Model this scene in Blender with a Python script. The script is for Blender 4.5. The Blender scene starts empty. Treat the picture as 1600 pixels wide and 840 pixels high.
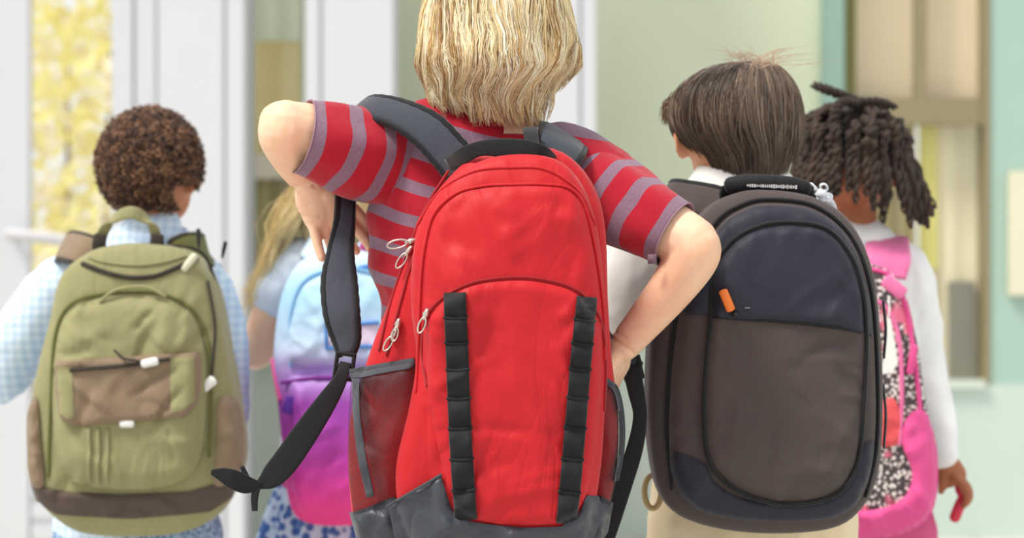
import bpy, bmesh, math, random
import numpy as np
from mathutils import Vector, Matrix, noise
from mathutils.geometry import delaunay_2d_cdt

random.seed(7); RNG = np.random.default_rng(7)
SC = bpy.context.scene
COL = SC.collection

# ---------------------------------------------------------------- camera
F = 85.0/36.0*1600.0            # focal length in pixels of the 1600 px frame
CZ = 1.0                        # camera height
cam_d = bpy.data.cameras.new('camera'); cam = bpy.data.objects.new('camera', cam_d); COL.objects.link(cam)
cam.location = (0, 0, CZ); cam.rotation_euler = (math.pi/2, 0, 0)
cam_d.lens = 85; cam_d.sensor_width = 36; cam_d.clip_end = 100
cam_d.dof.use_dof = True; cam_d.dof.focus_distance = 3.04; cam_d.dof.aperture_fstop = 4.5
SC.camera = cam
# ---------------------------------------------------------------- world, sun, exposure
W = bpy.data.worlds.new('world'); SC.world = W; W.use_nodes = True
bg = W.node_tree.nodes['Background']
bg.inputs[0].default_value = (0.97, 0.985, 1.0, 1); bg.inputs[1].default_value = 0.8
sun_d = bpy.data.lights.new('sun', 'SUN'); sun = bpy.data.objects.new('sun', sun_d); COL.objects.link(sun)
sun_d.energy = 2.9; sun_d.angle = math.radians(16); sun_d.color = (1.0, 0.96, 0.89)
sun.location = (-4, -2, 8); sun.rotation_euler = (math.radians(17), math.radians(-27), 0)   # high hazy sun raking over the children's backs
vs = SC.view_settings
vs.view_transform = 'Standard'; vs.look = 'None'; vs.gamma = 1.0; vs.use_curve_mapping = False
vs.exposure = 0.3

# ---------------------------------------------------------------- helpers
def P(px, py, d):
    return Vector(((px-800)/F*d, d, CZ-(py-420)/F*d))
def lin(c):
    return tuple(((v/255)/12.92 if v/255 <= .04045 else ((v/255+.055)/1.055)**2.4) for v in c)
def smooth(P_, n, closed=False):
    """Catmull-Rom through the rows of P_ (any width), n samples."""
    P_ = np.asarray(P_, float)
    if closed:
        Q = np.vstack([P_[-1:], P_, P_[:2]]); seg = len(P_)
    else:
        Q = np.vstack([2*P_[0]-P_[1], P_, 2*P_[-1]-P_[-2]]); seg = len(P_)-1
    t = np.linspace(0, seg, n, endpoint=not closed); i = np.minimum(t.astype(int), seg-1); u = (t-i)[:, None]
    a, b, c, d = Q[i], Q[i+1], Q[i+2], Q[i+3]
    return .5*((2*b)+(-a+c)*u+(2*a-5*b+4*c-d)*u*u+(-a+3*b-3*c+d)*u**3)

def wloc(o):
    v = Vector((0, 0, 0))
    while o is not None: v += o.location; o = o.parent
    return v
def tagit(o, label=None, cat=None, group=None, kind=None):
    if label: o['label'] = label
    if cat: o['category'] = cat
    if group: o['group'] = group
    if kind: o['kind'] = kind
    return o
def thing(name, loc, label=None, cat=None, group=None, kind=None):
    o = bpy.data.objects.new(name, None); COL.objects.link(o); o.location = loc; o.empty_display_size = .05
    return tagit(o, label, cat, group, kind)

class MB:
    """collects closed shapes; per-vertex colour (c) and scalar (s) optional"""
    def __init__(self): self.v = []; self.f = []; self.c = []; self.s = []; self.n = 0
    def add(self, v, f, c=None, s=None):
        v = np.asarray(v, float).reshape(-1, 3)
        self.v.append(v); self.f += [tuple(int(j)+self.n for j in q) for q in f]
        m = len(v); self.n += m
        self.c.append(np.tile(np.array(c if c is not None else (1, 1, 1), float), (m, 1)) if c is None or np.ndim(c) == 1 else np.asarray(c, float))
        self.s.append(np.zeros(m) if s is None else np.broadcast_to(np.asarray(s, float), (m,)))
        return self
    def mesh(self, name):
        me = bpy.data.meshes.new(name); me.from_pydata(np.vstack(self.v).tolist(), [], self.f)
        return me
    def box(self, lo, hi, bev=0):
        lo = np.array(lo, float); hi = np.array(hi, float)
        if bev <= 0:
            v = [[(lo, hi)[(k >> j) & 1][j] for j in range(3)] for k in range(8)]
            return self.add(v, [(0, 2, 3, 1), (4, 5, 7, 6), (0, 1, 5, 4), (2, 6, 7, 3), (0, 4, 6, 2), (1, 3, 7, 5)])
        bm = bmesh.new(); bmesh.ops.create_cube(bm, size=1)
        for q in bm.verts: q.co = Vector([(lo[j]+hi[j])/2+q.co[j]*(hi[j]-lo[j]) for j in range(3)])
        bmesh.ops.bevel(bm, geom=bm.edges[:], offset=bev, segments=2, affect='EDGES')
        bm.verts.index_update()
        self.add([q.co[:] for q in bm.verts], [[q.index for q in f.verts] for f in bm.faces]); bm.free(); return self
    def tube(self, pts, rad, n=12, caps=True, wdir=None, c=None, s=None, res=None):
        """pts Nx3, rad scalar / N / Nx2 (wdir half-width, other half-width); rounded ends when caps"""
        pts = np.array([tuple(p) for p in pts], float); m = len(pts)
        rad = np.asarray(rad, float)
        if rad.ndim == 0: rad = np.full((m, 2), float(rad))
        elif rad.ndim == 1: rad = np.stack([rad, rad], 1)
        if res:
            q = smooth(np.hstack([pts, rad]), res); pts, rad = q[:, :3], np.maximum(q[:, 3:], 1e-4); m = res
        T = np.gradient(pts, axis=0); T /= np.linalg.norm(T, axis=1)[:, None]+1e-12
        if caps:
            r0 = rad[0].min(); r1 = rad[-1].min()
            pre = [(pts[0]-T[0]*r0*a, rad[0]*b, T[0]) for a, b in ((.98, .12), (.86, .5), (.5, .86))]
            post = [(pts[-1]+T[-1]*r1*a, rad[-1]*b, T[-1]) for a, b in ((.5, .86), (.86, .5), (.98, .12))]
            pts = np.vstack([[p[0] for p in pre], pts, [p[0] for p in post]])
            rad = np.vstack([[p[1] for p in pre], rad, [p[1] for p in post]])
            T = np.vstack([[p[2] for p in pre], T, [p[2] for p in post]]); m = len(pts)
        if wdir is None:
            w = np.array([1, 0, 0.]) if abs(T[0][0]) < .8 else np.array([0, 1., 0]); fixed = False
        else: w = np.array(tuple(wdir), float); fixed = True
        V = []; w0 = w.copy(); a = np.arange(n)/n*2*math.pi
        for i in range(m):
            w = (w0 if fixed else w)-np.dot(w0 if fixed else w, T[i])*T[i]; w = w/(np.linalg.norm(w)+1e-12)
            b = np.cross(T[i], w)
            V.append(pts[i]+np.outer(np.cos(a)*rad[i, 0], w)+np.outer(np.sin(a)*rad[i, 1], b))
        fs = [(i*n+j, i*n+(j+1) % n, (i+1)*n+(j+1) % n, (i+1)*n+j) for i in range(m-1) for j in range(n)]
        if caps: fs += [tuple(range(n-1, -1, -1)), tuple(range((m-1)*n, m*n))]
        sv = None
        if s is not None:
            L = np.concatenate([[0], np.cumsum(np.linalg.norm(np.diff(pts, axis=0), axis=1))]); sv = np.repeat(L+s, n)
        return self.add(np.vstack(V), fs, c, sv)
    def ball(self, ctr, r, n=16, rot=None, c=None):
        r = np.broadcast_to(np.asarray(r, float), (3,)); V = []; k = n//2
        for i in range(k+1):
            t = math.pi*min(max(i/k, .001), .999)
            for j in range(n):
                p = 2*math.pi*j/n; V.append((math.sin(t)*math.cos(p), math.sin(t)*math.sin(p), math.cos(t)))
        V = np.array(V)*r
        if rot is not None: V = V @ np.array(rot.to_3x3()).T
        fs = [(i*n+j, (i+1)*n+j, (i+1)*n+(j+1) % n, i*n+(j+1) % n) for i in range(k) for j in range(n)]
        fs += [tuple(range(n)), tuple(range((k+1)*n-1, k*n-1, -1))]
        return self.add(V+np.array(tuple(ctr)), fs, c)
    def build(self, name, mat, parent=None, smooth_=True, **kw):
        return link_mesh(self.mesh(name), name, mat, parent, smooth_, np.vstack(self.c), np.concatenate(self.s), **kw)

def link_mesh(me, name, mat, parent=None, smooth_=True, c=None, s=None, **kw):
    n = len(me.vertices)
    if c is not None and len(c) == n and not np.allclose(c, 1):
        at = me.color_attributes.new('col', 'FLOAT_COLOR', 'POINT'); at.data.foreach_set('color', np.hstack([c, np.ones((n, 1))]).ravel().astype(np.float32))
    if s is not None and len(s) == n and np.any(s):
        at = me.attributes.new('stripe', 'FLOAT', 'POINT'); at.data.foreach_set('value', np.asarray(s, np.float32))
    o = bpy.data.objects.new(name, me); COL.objects.link(o)
    if parent is not None:
        me.transform(Matrix.Translation(-wloc(parent))); o.parent = parent
    else:
        co = np.empty(n*3); me.vertices.foreach_get('co', co); co = co.reshape(-1, 3)
        b = Vector(((co[:, 0].min()+co[:, 0].max())/2, (co[:, 1].min()+co[:, 1].max())/2, co[:, 2].min()))
        me.transform(Matrix.Translation(-b)); o.location = b
    if smooth_: me.polygons.foreach_set('use_smooth', [True]*len(me.polygons))
    me.materials.append(mat); me.update()
    return tagit(o, **kw)

def get_co(me):
    a = np.empty(len(me.vertices)*3); me.vertices.foreach_get('co', a); return a.reshape(-1, 3)
def get_no(me):
    a = np.empty(len(me.vertices)*3, np.float32); me.vertex_normals.foreach_get('vector', a); return a.reshape(-1, 3).astype(float)

def remesh(mb, voxel, it=6, disp=None, it2=0):
    """fuse the closed shapes in mb into one continuous surface, relax it, optionally push it along its normals"""
    me = mb.mesh('tmp'); o = bpy.data.objects.new('tmp', me); COL.objects.link(o)
    m = o.modifiers.new('r', 'REMESH'); m.mode = 'VOXEL'; m.voxel_size = voxel
    if it: k = o.modifiers.new('s', 'SMOOTH'); k.factor = .5; k.iterations = it
    dg = bpy.context.evaluated_depsgraph_get(); ev = o.evaluated_get(dg)
    out = bpy.data.meshes.new_from_object(ev)
    bpy.data.objects.remove(o); bpy.data.meshes.remove(me)
    if disp is not None:
        co = get_co(out); no = get_no(out); co = co+no*disp(co)[:, None]; out.vertices.foreach_set('co', co.ravel()); out.update()
    return out

WNC = {}
def wn(x, y, seed=0):
    """cheap smooth pseudo noise about -1..1, vectorised"""
    o = 0; amp = 1; tot = 0
    if seed not in WNC:
        r = np.random.default_rng(seed); WNC[seed] = [(r.uniform(0, 2*math.pi), r.uniform(0, 6.28, 2)) for _ in range(5)]
    for k, (a, ph) in enumerate(WNC[seed]):
        f = 1.0*1.55**k; u = x*math.cos(a)+y*math.sin(a); v = -x*math.sin(a)+y*math.cos(a)
        o = o+amp*np.sin(f*u+ph[0]+1.3*np.sin(.7*f*v+ph[1])); tot += amp; amp *= .72
    return o/tot*1.6

# ---------------------------------------------------------------- materials
MATS = {}
def nodes(name):
    m = bpy.data.materials.new(name); m.use_nodes = True; nt = m.node_tree
    return m, nt, nt.nodes['Principled BSDF']
def N(nt, t, **kw):
    n = nt.nodes.new(t)
    for k, v in kw.items():
        if k.startswith('i'): n.inputs[int(k[1:])].default_value = v
        else: setattr(n, k, v)
    return n
def mixcol(nt, fac, a, b, mode='MIX'):
    n = nt.nodes.new('ShaderNodeMix'); n.data_type = 'RGBA'; n.blend_type = mode
    for s_, v in ((0, fac), (6, a), (7, b)):
        if isinstance(v, bpy.types.NodeSocket): nt.links.new(v, n.inputs[s_])
        elif s_ == 0: n.inputs[0].default_value = v
        else: n.inputs[s_].default_value = (*v, 1) if len(v) == 3 else v
    return n.outputs[2]
def objco(nt, scale=(1, 1, 1)):
    tc = N(nt, 'ShaderNodeTexCoord'); mp = N(nt, 'ShaderNodeMapping'); mp.inputs['Scale'].default_value = scale
    nt.links.new(tc.outputs['Object'], mp.inputs[0]); return mp.outputs[0]
def noise_n(nt, co, scale, detail=3, rough=.55):
    n = N(nt, 'ShaderNodeTexNoise'); n.inputs['Scale'].default_value = scale; n.inputs['Detail'].default_value = detail; n.inputs['Roughness'].default_value = rough
    nt.links.new(co, n.inputs['Vector']); return n.outputs['Fac']
def bump(nt, bs, h, strength, dist, prev=None):
    b = N(nt, 'ShaderNodeBump'); b.inputs['Strength'].default_value = strength; b.inputs['Distance'].default_value = dist
    nt.links.new(h, b.inputs['Height'])
    if prev is not None: nt.links.new(prev, b.inputs['Normal'])
    nt.links.new(b.outputs[0], bs.inputs['Normal']); return b.outputs[0]
def ramp(nt, fac, stops):
    r = N(nt, 'ShaderNodeValToRGB'); e = r.color_ramp.elements
    while len(e) < len(stops): e.new(.5)
    for q, (p, c) in zip(e, stops): q.position = p; q.color = (*c, 1)
    nt.links.new(fac, r.inputs[0]); return r.outputs[0]
def fabric(name, rgb, rough=.75, var=.12, weave=900, wstr=.25, sheen=.15, crease=.35, spec=.3):
    if name in MATS: return MATS[name]
    m, nt, bs = nodes(name); c = lin(rgb); co = objco(nt)
    v = noise_n(nt, co, 9, 4)
    col = mixcol(nt, v, tuple(x*(1-var*1.6) for x in c), tuple(min(1, x*(1+var)) for x in c))
    fine = noise_n(nt, co, weave, 1)
    col = mixcol(nt, .12, col, fine, 'SOFT_LIGHT')
    nt.links.new(col, bs.inputs['Base Color'])
    bs.inputs['Roughness'].default_value = rough; bs.inputs['Specular IOR Level'].default_value = spec
    bs.inputs['Sheen Weight'].default_value = sheen; bs.inputs['Sheen Roughness'].default_value = .4
    wr = N(nt, 'ShaderNodeTexNoise'); wr.inputs['Scale'].default_value = 9; wr.inputs['Detail'].default_value = 4; wr.inputs['Roughness'].default_value = .45; wr.inputs['Distortion'].default_value = 1.4
    mp_ = objco(nt, (1.6, 1, .75)); mp_.node.inputs['Rotation'].default_value = (0, .6, 0); nt.links.new(mp_, wr.inputs['Vector'])
    p = bump(nt, bs, wr.outputs['Fac'], crease, .010)
    w2_ = N(nt, 'ShaderNodeTexNoise'); w2_.inputs['Scale'].default_value = 5; w2_.inputs['Detail'].default_value = 2; w2_.inputs['Distortion'].default_value = 2.2; nt.links.new(mp_, w2_.inputs['Vector'])
    s1 = N(nt, 'ShaderNodeMath', operation='SUBTRACT'); nt.links.new(w2_.outputs['Fac'], s1.inputs[0]); s1.inputs[1].default_value = .5
    s2 = N(nt, 'ShaderNodeMath', operation='ABSOLUTE'); nt.links.new(s1.outputs[0], s2.inputs[0]); s3 = N(nt, 'ShaderNodeMath', operation='POWER'); nt.links.new(s2.outputs[0], s3.inputs[0]); s3.inputs[1].default_value = .6
    p = bump(nt, bs, s3.outputs[0], crease*.55, .012, p)
    bump(nt, bs, fine, wstr, .0008, p)
    MATS[name] = m; return m
def plain(name, rgb, rough=.5, metal=0, spec=.5, bumpy=0, bscale=40, var=.06):
    if name in MATS: return MATS[name]
    m, nt, bs = nodes(name); c = lin(rgb); co = objco(nt)
    v = noise_n(nt, co, 6, 4)
    nt.links.new(mixcol(nt, v, tuple(x*(1-var) for x in c), tuple(min(1, x*(1+var)) for x in c)), bs.inputs['Base Color'])
    bs.inputs['Roughness'].default_value = rough; bs.inputs['Metallic'].default_value = metal; bs.inputs['Specular IOR Level'].default_value = spec
    if bumpy: bump(nt, bs, noise_n(nt, co, bscale, 4), bumpy, .004)
    MATS[name] = m; return m
def skin_mat(name, rgb, deep):
    m, nt, bs = nodes(name); co = objco(nt)
    v = noise_n(nt, co, 22, 4)
    nt.links.new(mixcol(nt, ramp(nt, v, [(.3, (0, 0, 0)), (.75, (1, 1, 1))]), lin(rgb), lin(deep)), bs.inputs['Base Color'])
    bs.inputs['Roughness'].default_value = .5; bs.inputs['Specular IOR Level'].default_value = .35
    bs.inputs['Subsurface Weight'].default_value = .25; bs.inputs['Subsurface Radius'].default_value = (1, .35, .2); bs.inputs['Subsurface Scale'].default_value = .008
    bump(nt, bs, noise_n(nt, co, 260, 2), .12, .001)
    return m
def hair_mat(name, rough=.42, spec=.4):
    m, nt, bs = nodes(name); a = N(nt, 'ShaderNodeAttribute', attribute_name='col')
    nt.links.new(a.outputs['Color'], bs.inputs['Base Color'])
    bs.inputs['Roughness'].default_value = rough; bs.inputs['Specular IOR Level'].default_value = spec
    bs.inputs['Sheen Weight'].default_value = .1
    return m
def stripe_mat(name, base, band, period, frac):
    m, nt, bs = nodes(name); a = N(nt, 'ShaderNodeAttribute', attribute_name='stripe')
    d = N(nt, 'ShaderNodeMath', operation='DIVIDE'); nt.links.new(a.outputs['Fac'], d.inputs[0]); d.inputs[1].default_value = period
    fr = N(nt, 'ShaderNodeMath', operation='FRACT'); nt.links.new(d.outputs[0], fr.inputs[0])
    lt = N(nt, 'ShaderNodeMath', operation='LESS_THAN'); nt.links.new(fr.outputs[0], lt.inputs[0]); lt.inputs[1].default_value = frac
    co = objco(nt); v = noise_n(nt, co, 420, 2, .7); v2 = noise_n(nt, co, 12, 3)
    b = lin(base); k = lin(band)
    cb = mixcol(nt, v2, tuple(x*.85 for x in b), tuple(x*1.12 for x in b))
    ck = mixcol(nt, v, tuple(x*.62 for x in k), tuple(min(1, x*1.4) for x in k))
    nt.links.new(mixcol(nt, lt.outputs[0], cb, ck), bs.inputs['Base Color'])
    bs.inputs['Roughness'].default_value = .85; bs.inputs['Specular IOR Level'].default_value = .2; bs.inputs['Sheen Weight'].default_value = .2
    p = bump(nt, bs, noise_n(nt, objco(nt, (1.4, 1.4, .8)), 20, 3), .35, .008)
    bump(nt, bs, noise_n(nt, co, 1100, 1), .3, .0008, p)
    return m
# ---------------------------------------------------------------- soft bags: surfaces, panels, webbing
def px2(pts, d):
    p = np.asarray(pts, float); return np.stack([(p[:, 0]-800)/F*d, CZ-(p[:, 1]-420)/F*d], 1)
def poly_dist(q, poly):
    a = poly; b = np.roll(poly, -1, 0); ab = b-a; L = (ab**2).sum(1)+1e-15
    out = np.full(len(q), 1e9)
    for k in range(0, len(q), 4000):
        w = q[k:k+4000, None, :]-a[None]; t = np.clip((w*ab[None]).sum(2)/L, 0, 1)
        out[k:k+4000] = np.sqrt((((w-t[..., None]*ab[None])**2).sum(2)).min(1))
    return out
def inside(q, poly):
    x, y = q[:, 0], q[:, 1]; r = np.zeros(len(q), bool); a = poly; b = np.roll(poly, -1, 0)
    for (x0, y0), (x1, y1) in zip(a, b):
        if y0 == y1: continue
        c = ((y0 > y) != (y1 > y)) & (x < (x1-x0)*(y-y0)/(y1-y0)+x0); r ^= c
    return r

def make_folds(o, n, seed, amp):
    """random soft folds running in from the outline o: (x0, z0, x1, z1, width, height)"""
    r = np.random.default_rng(seed+500); c = o.mean(0); out = []
    for _ in range(n):
        p = o[r.integers(len(o))]; q = p+(c-p)*r.uniform(.06, .3); v = (c-p)/np.linalg.norm(c-p); a = r.normal(0, .75); v = np.array([v[0]*math.cos(a)-v[1]*math.sin(a), v[0]*math.sin(a)+v[1]*math.cos(a)])
        e = q+v*r.uniform(.03, .095); out.append((q[0], q[1], e[0], e[1], r.uniform(.006, .014), amp*r.uniform(.5, 1.2)*r.choice([-1, 1, 1])))
    return out
def fold_h(x, z, folds):
    h = 0*x
    for x0, z0, x1, z1, w, a in folds:
        dx, dz = x1-x0, z1-z0; L = dx*dx+dz*dz; t = ((x-x0)*dx+(z-z0)*dz)/L; tc = np.clip(t, 0, 1)
        s = ((x-x0)*dz-(z-z0)*dx)/math.sqrt(L); s = s-.25*w*np.sin(tc*5); ww = np.where(s > 0, w*.55, w*1.3)
        e = np.clip(np.minimum(t+.25, 1.25-t)/.5, 0, 1); h = h+a*np.exp(-(s/ww)**2)*e*e*(3-2*e)
    return h
class Pillow:
    """a stuffed bag: rounded outline in x,z at distance d, face towards -y"""
    def __init__(self, outline, d, yf, yb, fillet=.04, bulge=.015, p=5, ctr=None, wr=.002, seed=1):
        self.d, self.yf, self.yb, self.fl, self.bu, self.p, self.wr, self.seed = d, yf, yb, fillet, bulge, p, wr, seed
        o = px2(smooth(outline, 400, True), d); self.o = o
        self.c = px2([ctr], d)[0] if ctr else (o.min(0)+o.max(0))/2
        v = o-self.c; a = np.arctan2(v[:, 1], v[:, 0]); r = np.hypot(v[:, 0], v[:, 1]); k = np.argsort(a)
        self.folds = make_folds(o, 18, seed, wr*1.5)
        self.a = np.concatenate([a[k]-2*math.pi, a[k], a[k]+2*math.pi]); self.r = np.tile(r[k], 3)
    def R(self, a): return np.interp(a, self.a, self.r)
    def y(self, x, z):
        vx, vz = x-self.c[0], z-self.c[1]; s = np.clip(np.hypot(vx, vz)/self.R(np.arctan2(vz, vx)), 0, .9995)
        return self.yf+self.bu*s*s+self.fl*(1-(1-s**self.p)**(1/self.p))+self.wr*wn(x*17, z*12, self.seed)*(1-s**6)-fold_h(x, z, self.folds)*(1-s**8)
    def build(self, name, mat, parent, na=140, **kw):
        S = list(np.linspace(.02, .7, 22))+[math.sin(f)**(2/self.p) for f in np.linspace(.62, math.pi/2, 14)]
        S = sorted(set(min(s, .9995) for s in S)); A = np.arange(na)/na*2*math.pi-math.pi; R = self.R(A); V = []
        for s in S:
            x = self.c[0]+np.cos(A)*R*s; z = self.c[1]+np.sin(A)*R*s; V.append(np.stack([x, self.y(x, z), z], 1))
        y0 = V[-1][:, 1].mean()
        for k, (t, q) in enumerate(((.3, 1.004), (.6, 1.004), (.88, .995), (.97, .97), (1, .93), (1, .5), (1, .02))):
            x = self.c[0]+np.cos(A)*R*q; z = self.c[1]+np.sin(A)*R*q
            V.append(np.stack([x, np.full(na, y0+(self.yb-y0)*t)+self.wr*np.sin(A*9+k), z], 1))
        m = len(V); fs = [(i*na+j, i*na+(j+1) % na, (i+1)*na+(j+1) % na, (i+1)*na+j) for i in range(m-1) for j in range(na)]
        fs += [tuple(range(na-1, -1, -1)), tuple(range((m-1)*na, m*na))]
        return MB().add(np.vstack(V), fs).build(name, mat, parent, **kw)
class Layer:
    """a sewn-on panel or pocket raised by off above a surface, with rounded edge"""
    def __init__(self, base, outline, off, edge=.008, sm=True, wr=0, seed=3):
        self.base, self.off, self.edge, self.d, self.wr, self.seed = base, off, edge, base.d, wr, seed
        if sm: o = smooth(outline, 260, True)
        else:
            q = []
            for a, b in zip(outline, outline[1:]+outline[:1]):
                n = max(2, int(math.hypot(b[0]-a[0], b[1]-a[1])/6)); q += [(a[0]+(b[0]-a[0])*k/n, a[1]+(b[1]-a[1])*k/n) for k in range(n)]
            o = np.array(q)
        self.o = px2(o, self.d); self.folds = make_folds(self.o, 14, seed, wr*1.7) if wr else []
    def puck(self, q, d):
        if not self.wr: return 0
        c = self.o.mean(0); a = np.arctan2(q[:, 1]-c[1], q[:, 0]-c[0]); R_ = np.hypot(q[:, 0]-c[0], q[:, 1]-c[1])
        return fold_h(q[:, 0], q[:, 1], self.folds)*np.clip(d/.01, 0, 1)+.0016*(np.sin(a*23+3*np.sin(a*5+self.seed))+.8*np.sin(a*37+self.seed+2*np.sin(a*7)))*np.clip(d/.004, 0, 1)*np.exp(-np.clip(d-.004, 0, 1)/.014)*(.5+.5*np.sin(a*4+self.seed))
    def lift(self, q, ins):
        d = np.where(ins, poly_dist(q, self.o), 0); u = np.clip(d/self.edge, 0, 1)
        h = self.off*np.sqrt(np.clip(1-(1-u)**2, 0, 1))
        if self.wr: h = h+.8*self.wr*wn(q[:, 0]*24+q[:, 1]*8, q[:, 1]*15, self.seed)*np.clip(d/.03, 0, 1)+self.puck(q, d)
        return h
    def y(self, x, z):
        x = np.atleast_1d(np.asarray(x, float)); z = np.atleast_1d(np.asarray(z, float)); q = np.stack([x, z], 1)
        return self.base.y(x, z)-self.lift(q, inside(q, self.o))
    def build(self, name, mat, parent, sp=.005, **kw):
        o = self.o; lo, hi = o.min(0), o.max(0)
        L = np.concatenate([[0], np.cumsum(np.linalg.norm(np.diff(np.vstack([o, o[:1]]), axis=0), axis=1))])
        nb = max(24, int(L[-1]/(sp*.8))); t = np.arange(nb)/nb*L[-1]; oc = np.vstack([o, o[:1]])
        b = np.stack([np.interp(t, L, oc[:, 0]), np.interp(t, L, oc[:, 1])], 1)
        g = np.stack(np.meshgrid(np.arange(lo[0], hi[0], sp), np.arange(lo[1], hi[1], sp)), -1).reshape(-1, 2)
        rings = []
        g = g[inside(g, b)]; g = g[poly_dist(g, b) > sp*.5] if len(g) else g
        pts = np.vstack([b, g]); vs_, _, fs, *_r = delaunay_2d_cdt([Vector(p) for p in pts], [(k, (k+1) % nb) for k in range(nb)], [], 1, 1e-7)
        q = np.array([tuple(v) for v in vs_]); ins = np.ones(len(q), bool)
        d = poly_dist(q, b); u = np.clip(d/self.edge, 0, 1); bd = d < 1e-6
        h = self.off*np.sqrt(np.clip(1-(1-np.maximum(u, .12))**2, 0, 1))
        if self.wr: h = h+.8*self.wr*wn(q[:, 0]*24+q[:, 1]*8, q[:, 1]*15, self.seed)*np.clip(d/.03, 0, 1)+self.puck(q, d)
        Y = self.base.y(q[:, 0], q[:, 1])
        V = np.stack([q[:, 0], Y-h, q[:, 1]], 1); F_ = [tuple(f) for f in fs]
        # turn every face to the viewer and add a skirt round the rim
        F_ = [f if np.cross(q[f[1]]-q[f[0]], q[f[2]]-q[f[0]]) > 0 else f[::-1] for f in F_]
        n = len(V); sk = b; ys = self.base.y(b[:, 0], b[:, 1])
        V2 = np.stack([b[:, 0], ys-self.off*.475, b[:, 1]], 1); V3 = np.stack([b[:, 0], ys+.006, b[:, 1]], 1)
        area = ((b[:, 0]*np.roll(b[:, 1], -1))-(np.roll(b[:, 0], -1)*b[:, 1])).sum()
        for k in range(nb):
            f = (n+k, n+nb+k, n+nb+(k+1) % nb, n+(k+1) % nb); F_.append(f if area > 0 else f[::-1])
        return MB().add(np.vstack([V, V2, V3]), F_).build(name, mat, parent, **kw)
def on(surf, pts, n, off=0):
    q = px2(smooth(pts, n), surf.d); return np.stack([q[:, 0], surf.y(q[:, 0], q[:, 1])-off, q[:, 1]], 1)
def piping(surf, pts, r, name, mat, parent, off=0, n=60, seg=6):
    return MB().tube(on(surf, pts, n, off), r, seg).build(name, mat, parent)
def webbing(surf, pts, w, name, mat, parent, off=.003, n=60, wave=None, th=.002):
    """flat tape lying on a surface; wave = (amplitude, number of loops)"""
    c = px2(smooth(pts, n), surf.d); T = np.gradient(c, axis=0); T /= np.linalg.norm(T, axis=1)[:, None]
    Pp = np.stack([-T[:, 1], T[:, 0]], 1); w = np.broadcast_to(np.asarray(w, float), (n,))/F*surf.d if np.ndim(w) == 0 else smooth(np.array(w)[:, None], n)[:, 0]/F*surf.d
    o = np.full(n, off)
    if wave: o = o+wave[0]*np.abs(np.sin(np.linspace(0, wave[1]*math.pi, n)))
    V = []; U = (-1, -.92, -.5, 0, .5, .92, 1)
    for u in U:
        q = c+Pp*(w*u/2)[:, None]; V.append(np.stack([q[:, 0], surf.y(q[:, 0], q[:, 1])-o*(1 if abs(u) < 1 else .7), q[:, 1]], 1))
    for u in (1, -1):
        q = c+Pp*(w*u/2)[:, None]; V.append(np.stack([q[:, 0], surf.y(q[:, 0], q[:, 1])-o+th+.002, q[:, 1]], 1))
    m = len(V); V = np.stack(V, 1)
    fs = [(i*m+j, (i+1)*m+j, (i+1)*m+(j+1) % m, i*m+(j+1) % m) for i in range(n-1) for j in range(m)]
    fs += [tuple(range(m)), tuple(range((n-1)*m+m-1, (n-1)*m-1, -1))]
    return MB().add(V.reshape(-1, 3), fs).build(name, mat, parent)
def strap(rows, th, name, mat, parent, n=60, ex=4, binding=None, ripple=0):
    """free ribbon; rows (px, py, distance, width px, angle of the width in the picture plane or None, lean towards y)"""
    R_ = [tuple(r)+(None,)*(6-len(r)) for r in rows]
    A = smooth([[*P(r[0], r[1], r[2]), r[3]/F*r[2]] for r in R_], n); c = A[:, :3]; w = A[:, 3]
    T = np.gradient(c, axis=0); T /= np.linalg.norm(T, axis=1)[:, None]
    Wd = []
    for r, k in zip(R_, np.linspace(0, n-1, len(R_)).astype(int)):
        if r[4] is None:
            t = T[k]; v = np.array([-t[2], 0, t[0]]); v = v/(np.linalg.norm(v)+1e-9)
        else: v = np.array([math.cos(math.radians(r[4])), 0, math.sin(math.radians(r[4]))])
        if r[5]: v = v*math.cos(math.radians(r[5]))+np.array([0, math.sin(math.radians(r[5])), 0])
        if Wd and np.dot(Wd[-1], v) < 0: v = -v
        Wd.append(v)
    Wd = smooth(Wd, n); Wd -= (Wd*T).sum(1)[:, None]*T; Wd /= np.linalg.norm(Wd, axis=1)[:, None]; Nn = np.cross(T, Wd)
    m = 16; a = np.arange(m)/m*2*math.pi; cx = np.sign(np.cos(a))*np.abs(np.cos(a))**(2/ex); cy = np.sign(np.sin(a))*np.abs(np.sin(a))**(2/2.5)
    if ripple: w = w*(1+ripple*np.sin(np.arange(n)*1.9))
    V = c[:, None, :]+Wd[:, None, :]*(w/2)[:, None, None]*cx[None, :, None]+Nn[:, None, :]*th/2*cy[None, :, None]
    fs = [(i*m+j, i*m+(j+1) % m, (i+1)*m+(j+1) % m, (i+1)*m+j) for i in range(n-1) for j in range(m)]
    fs += [tuple(range(m-1, -1, -1)), tuple(range((n-1)*m, n*m))]
    o = MB().add(V.reshape(-1, 3), fs).build(name, mat, parent)
    if binding:
        for sg in (-1, 1): MB().tube(c+Wd*(w/2*sg)[:, None], th*.42, 6).build('edge_binding', binding, o)
    return o
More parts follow.
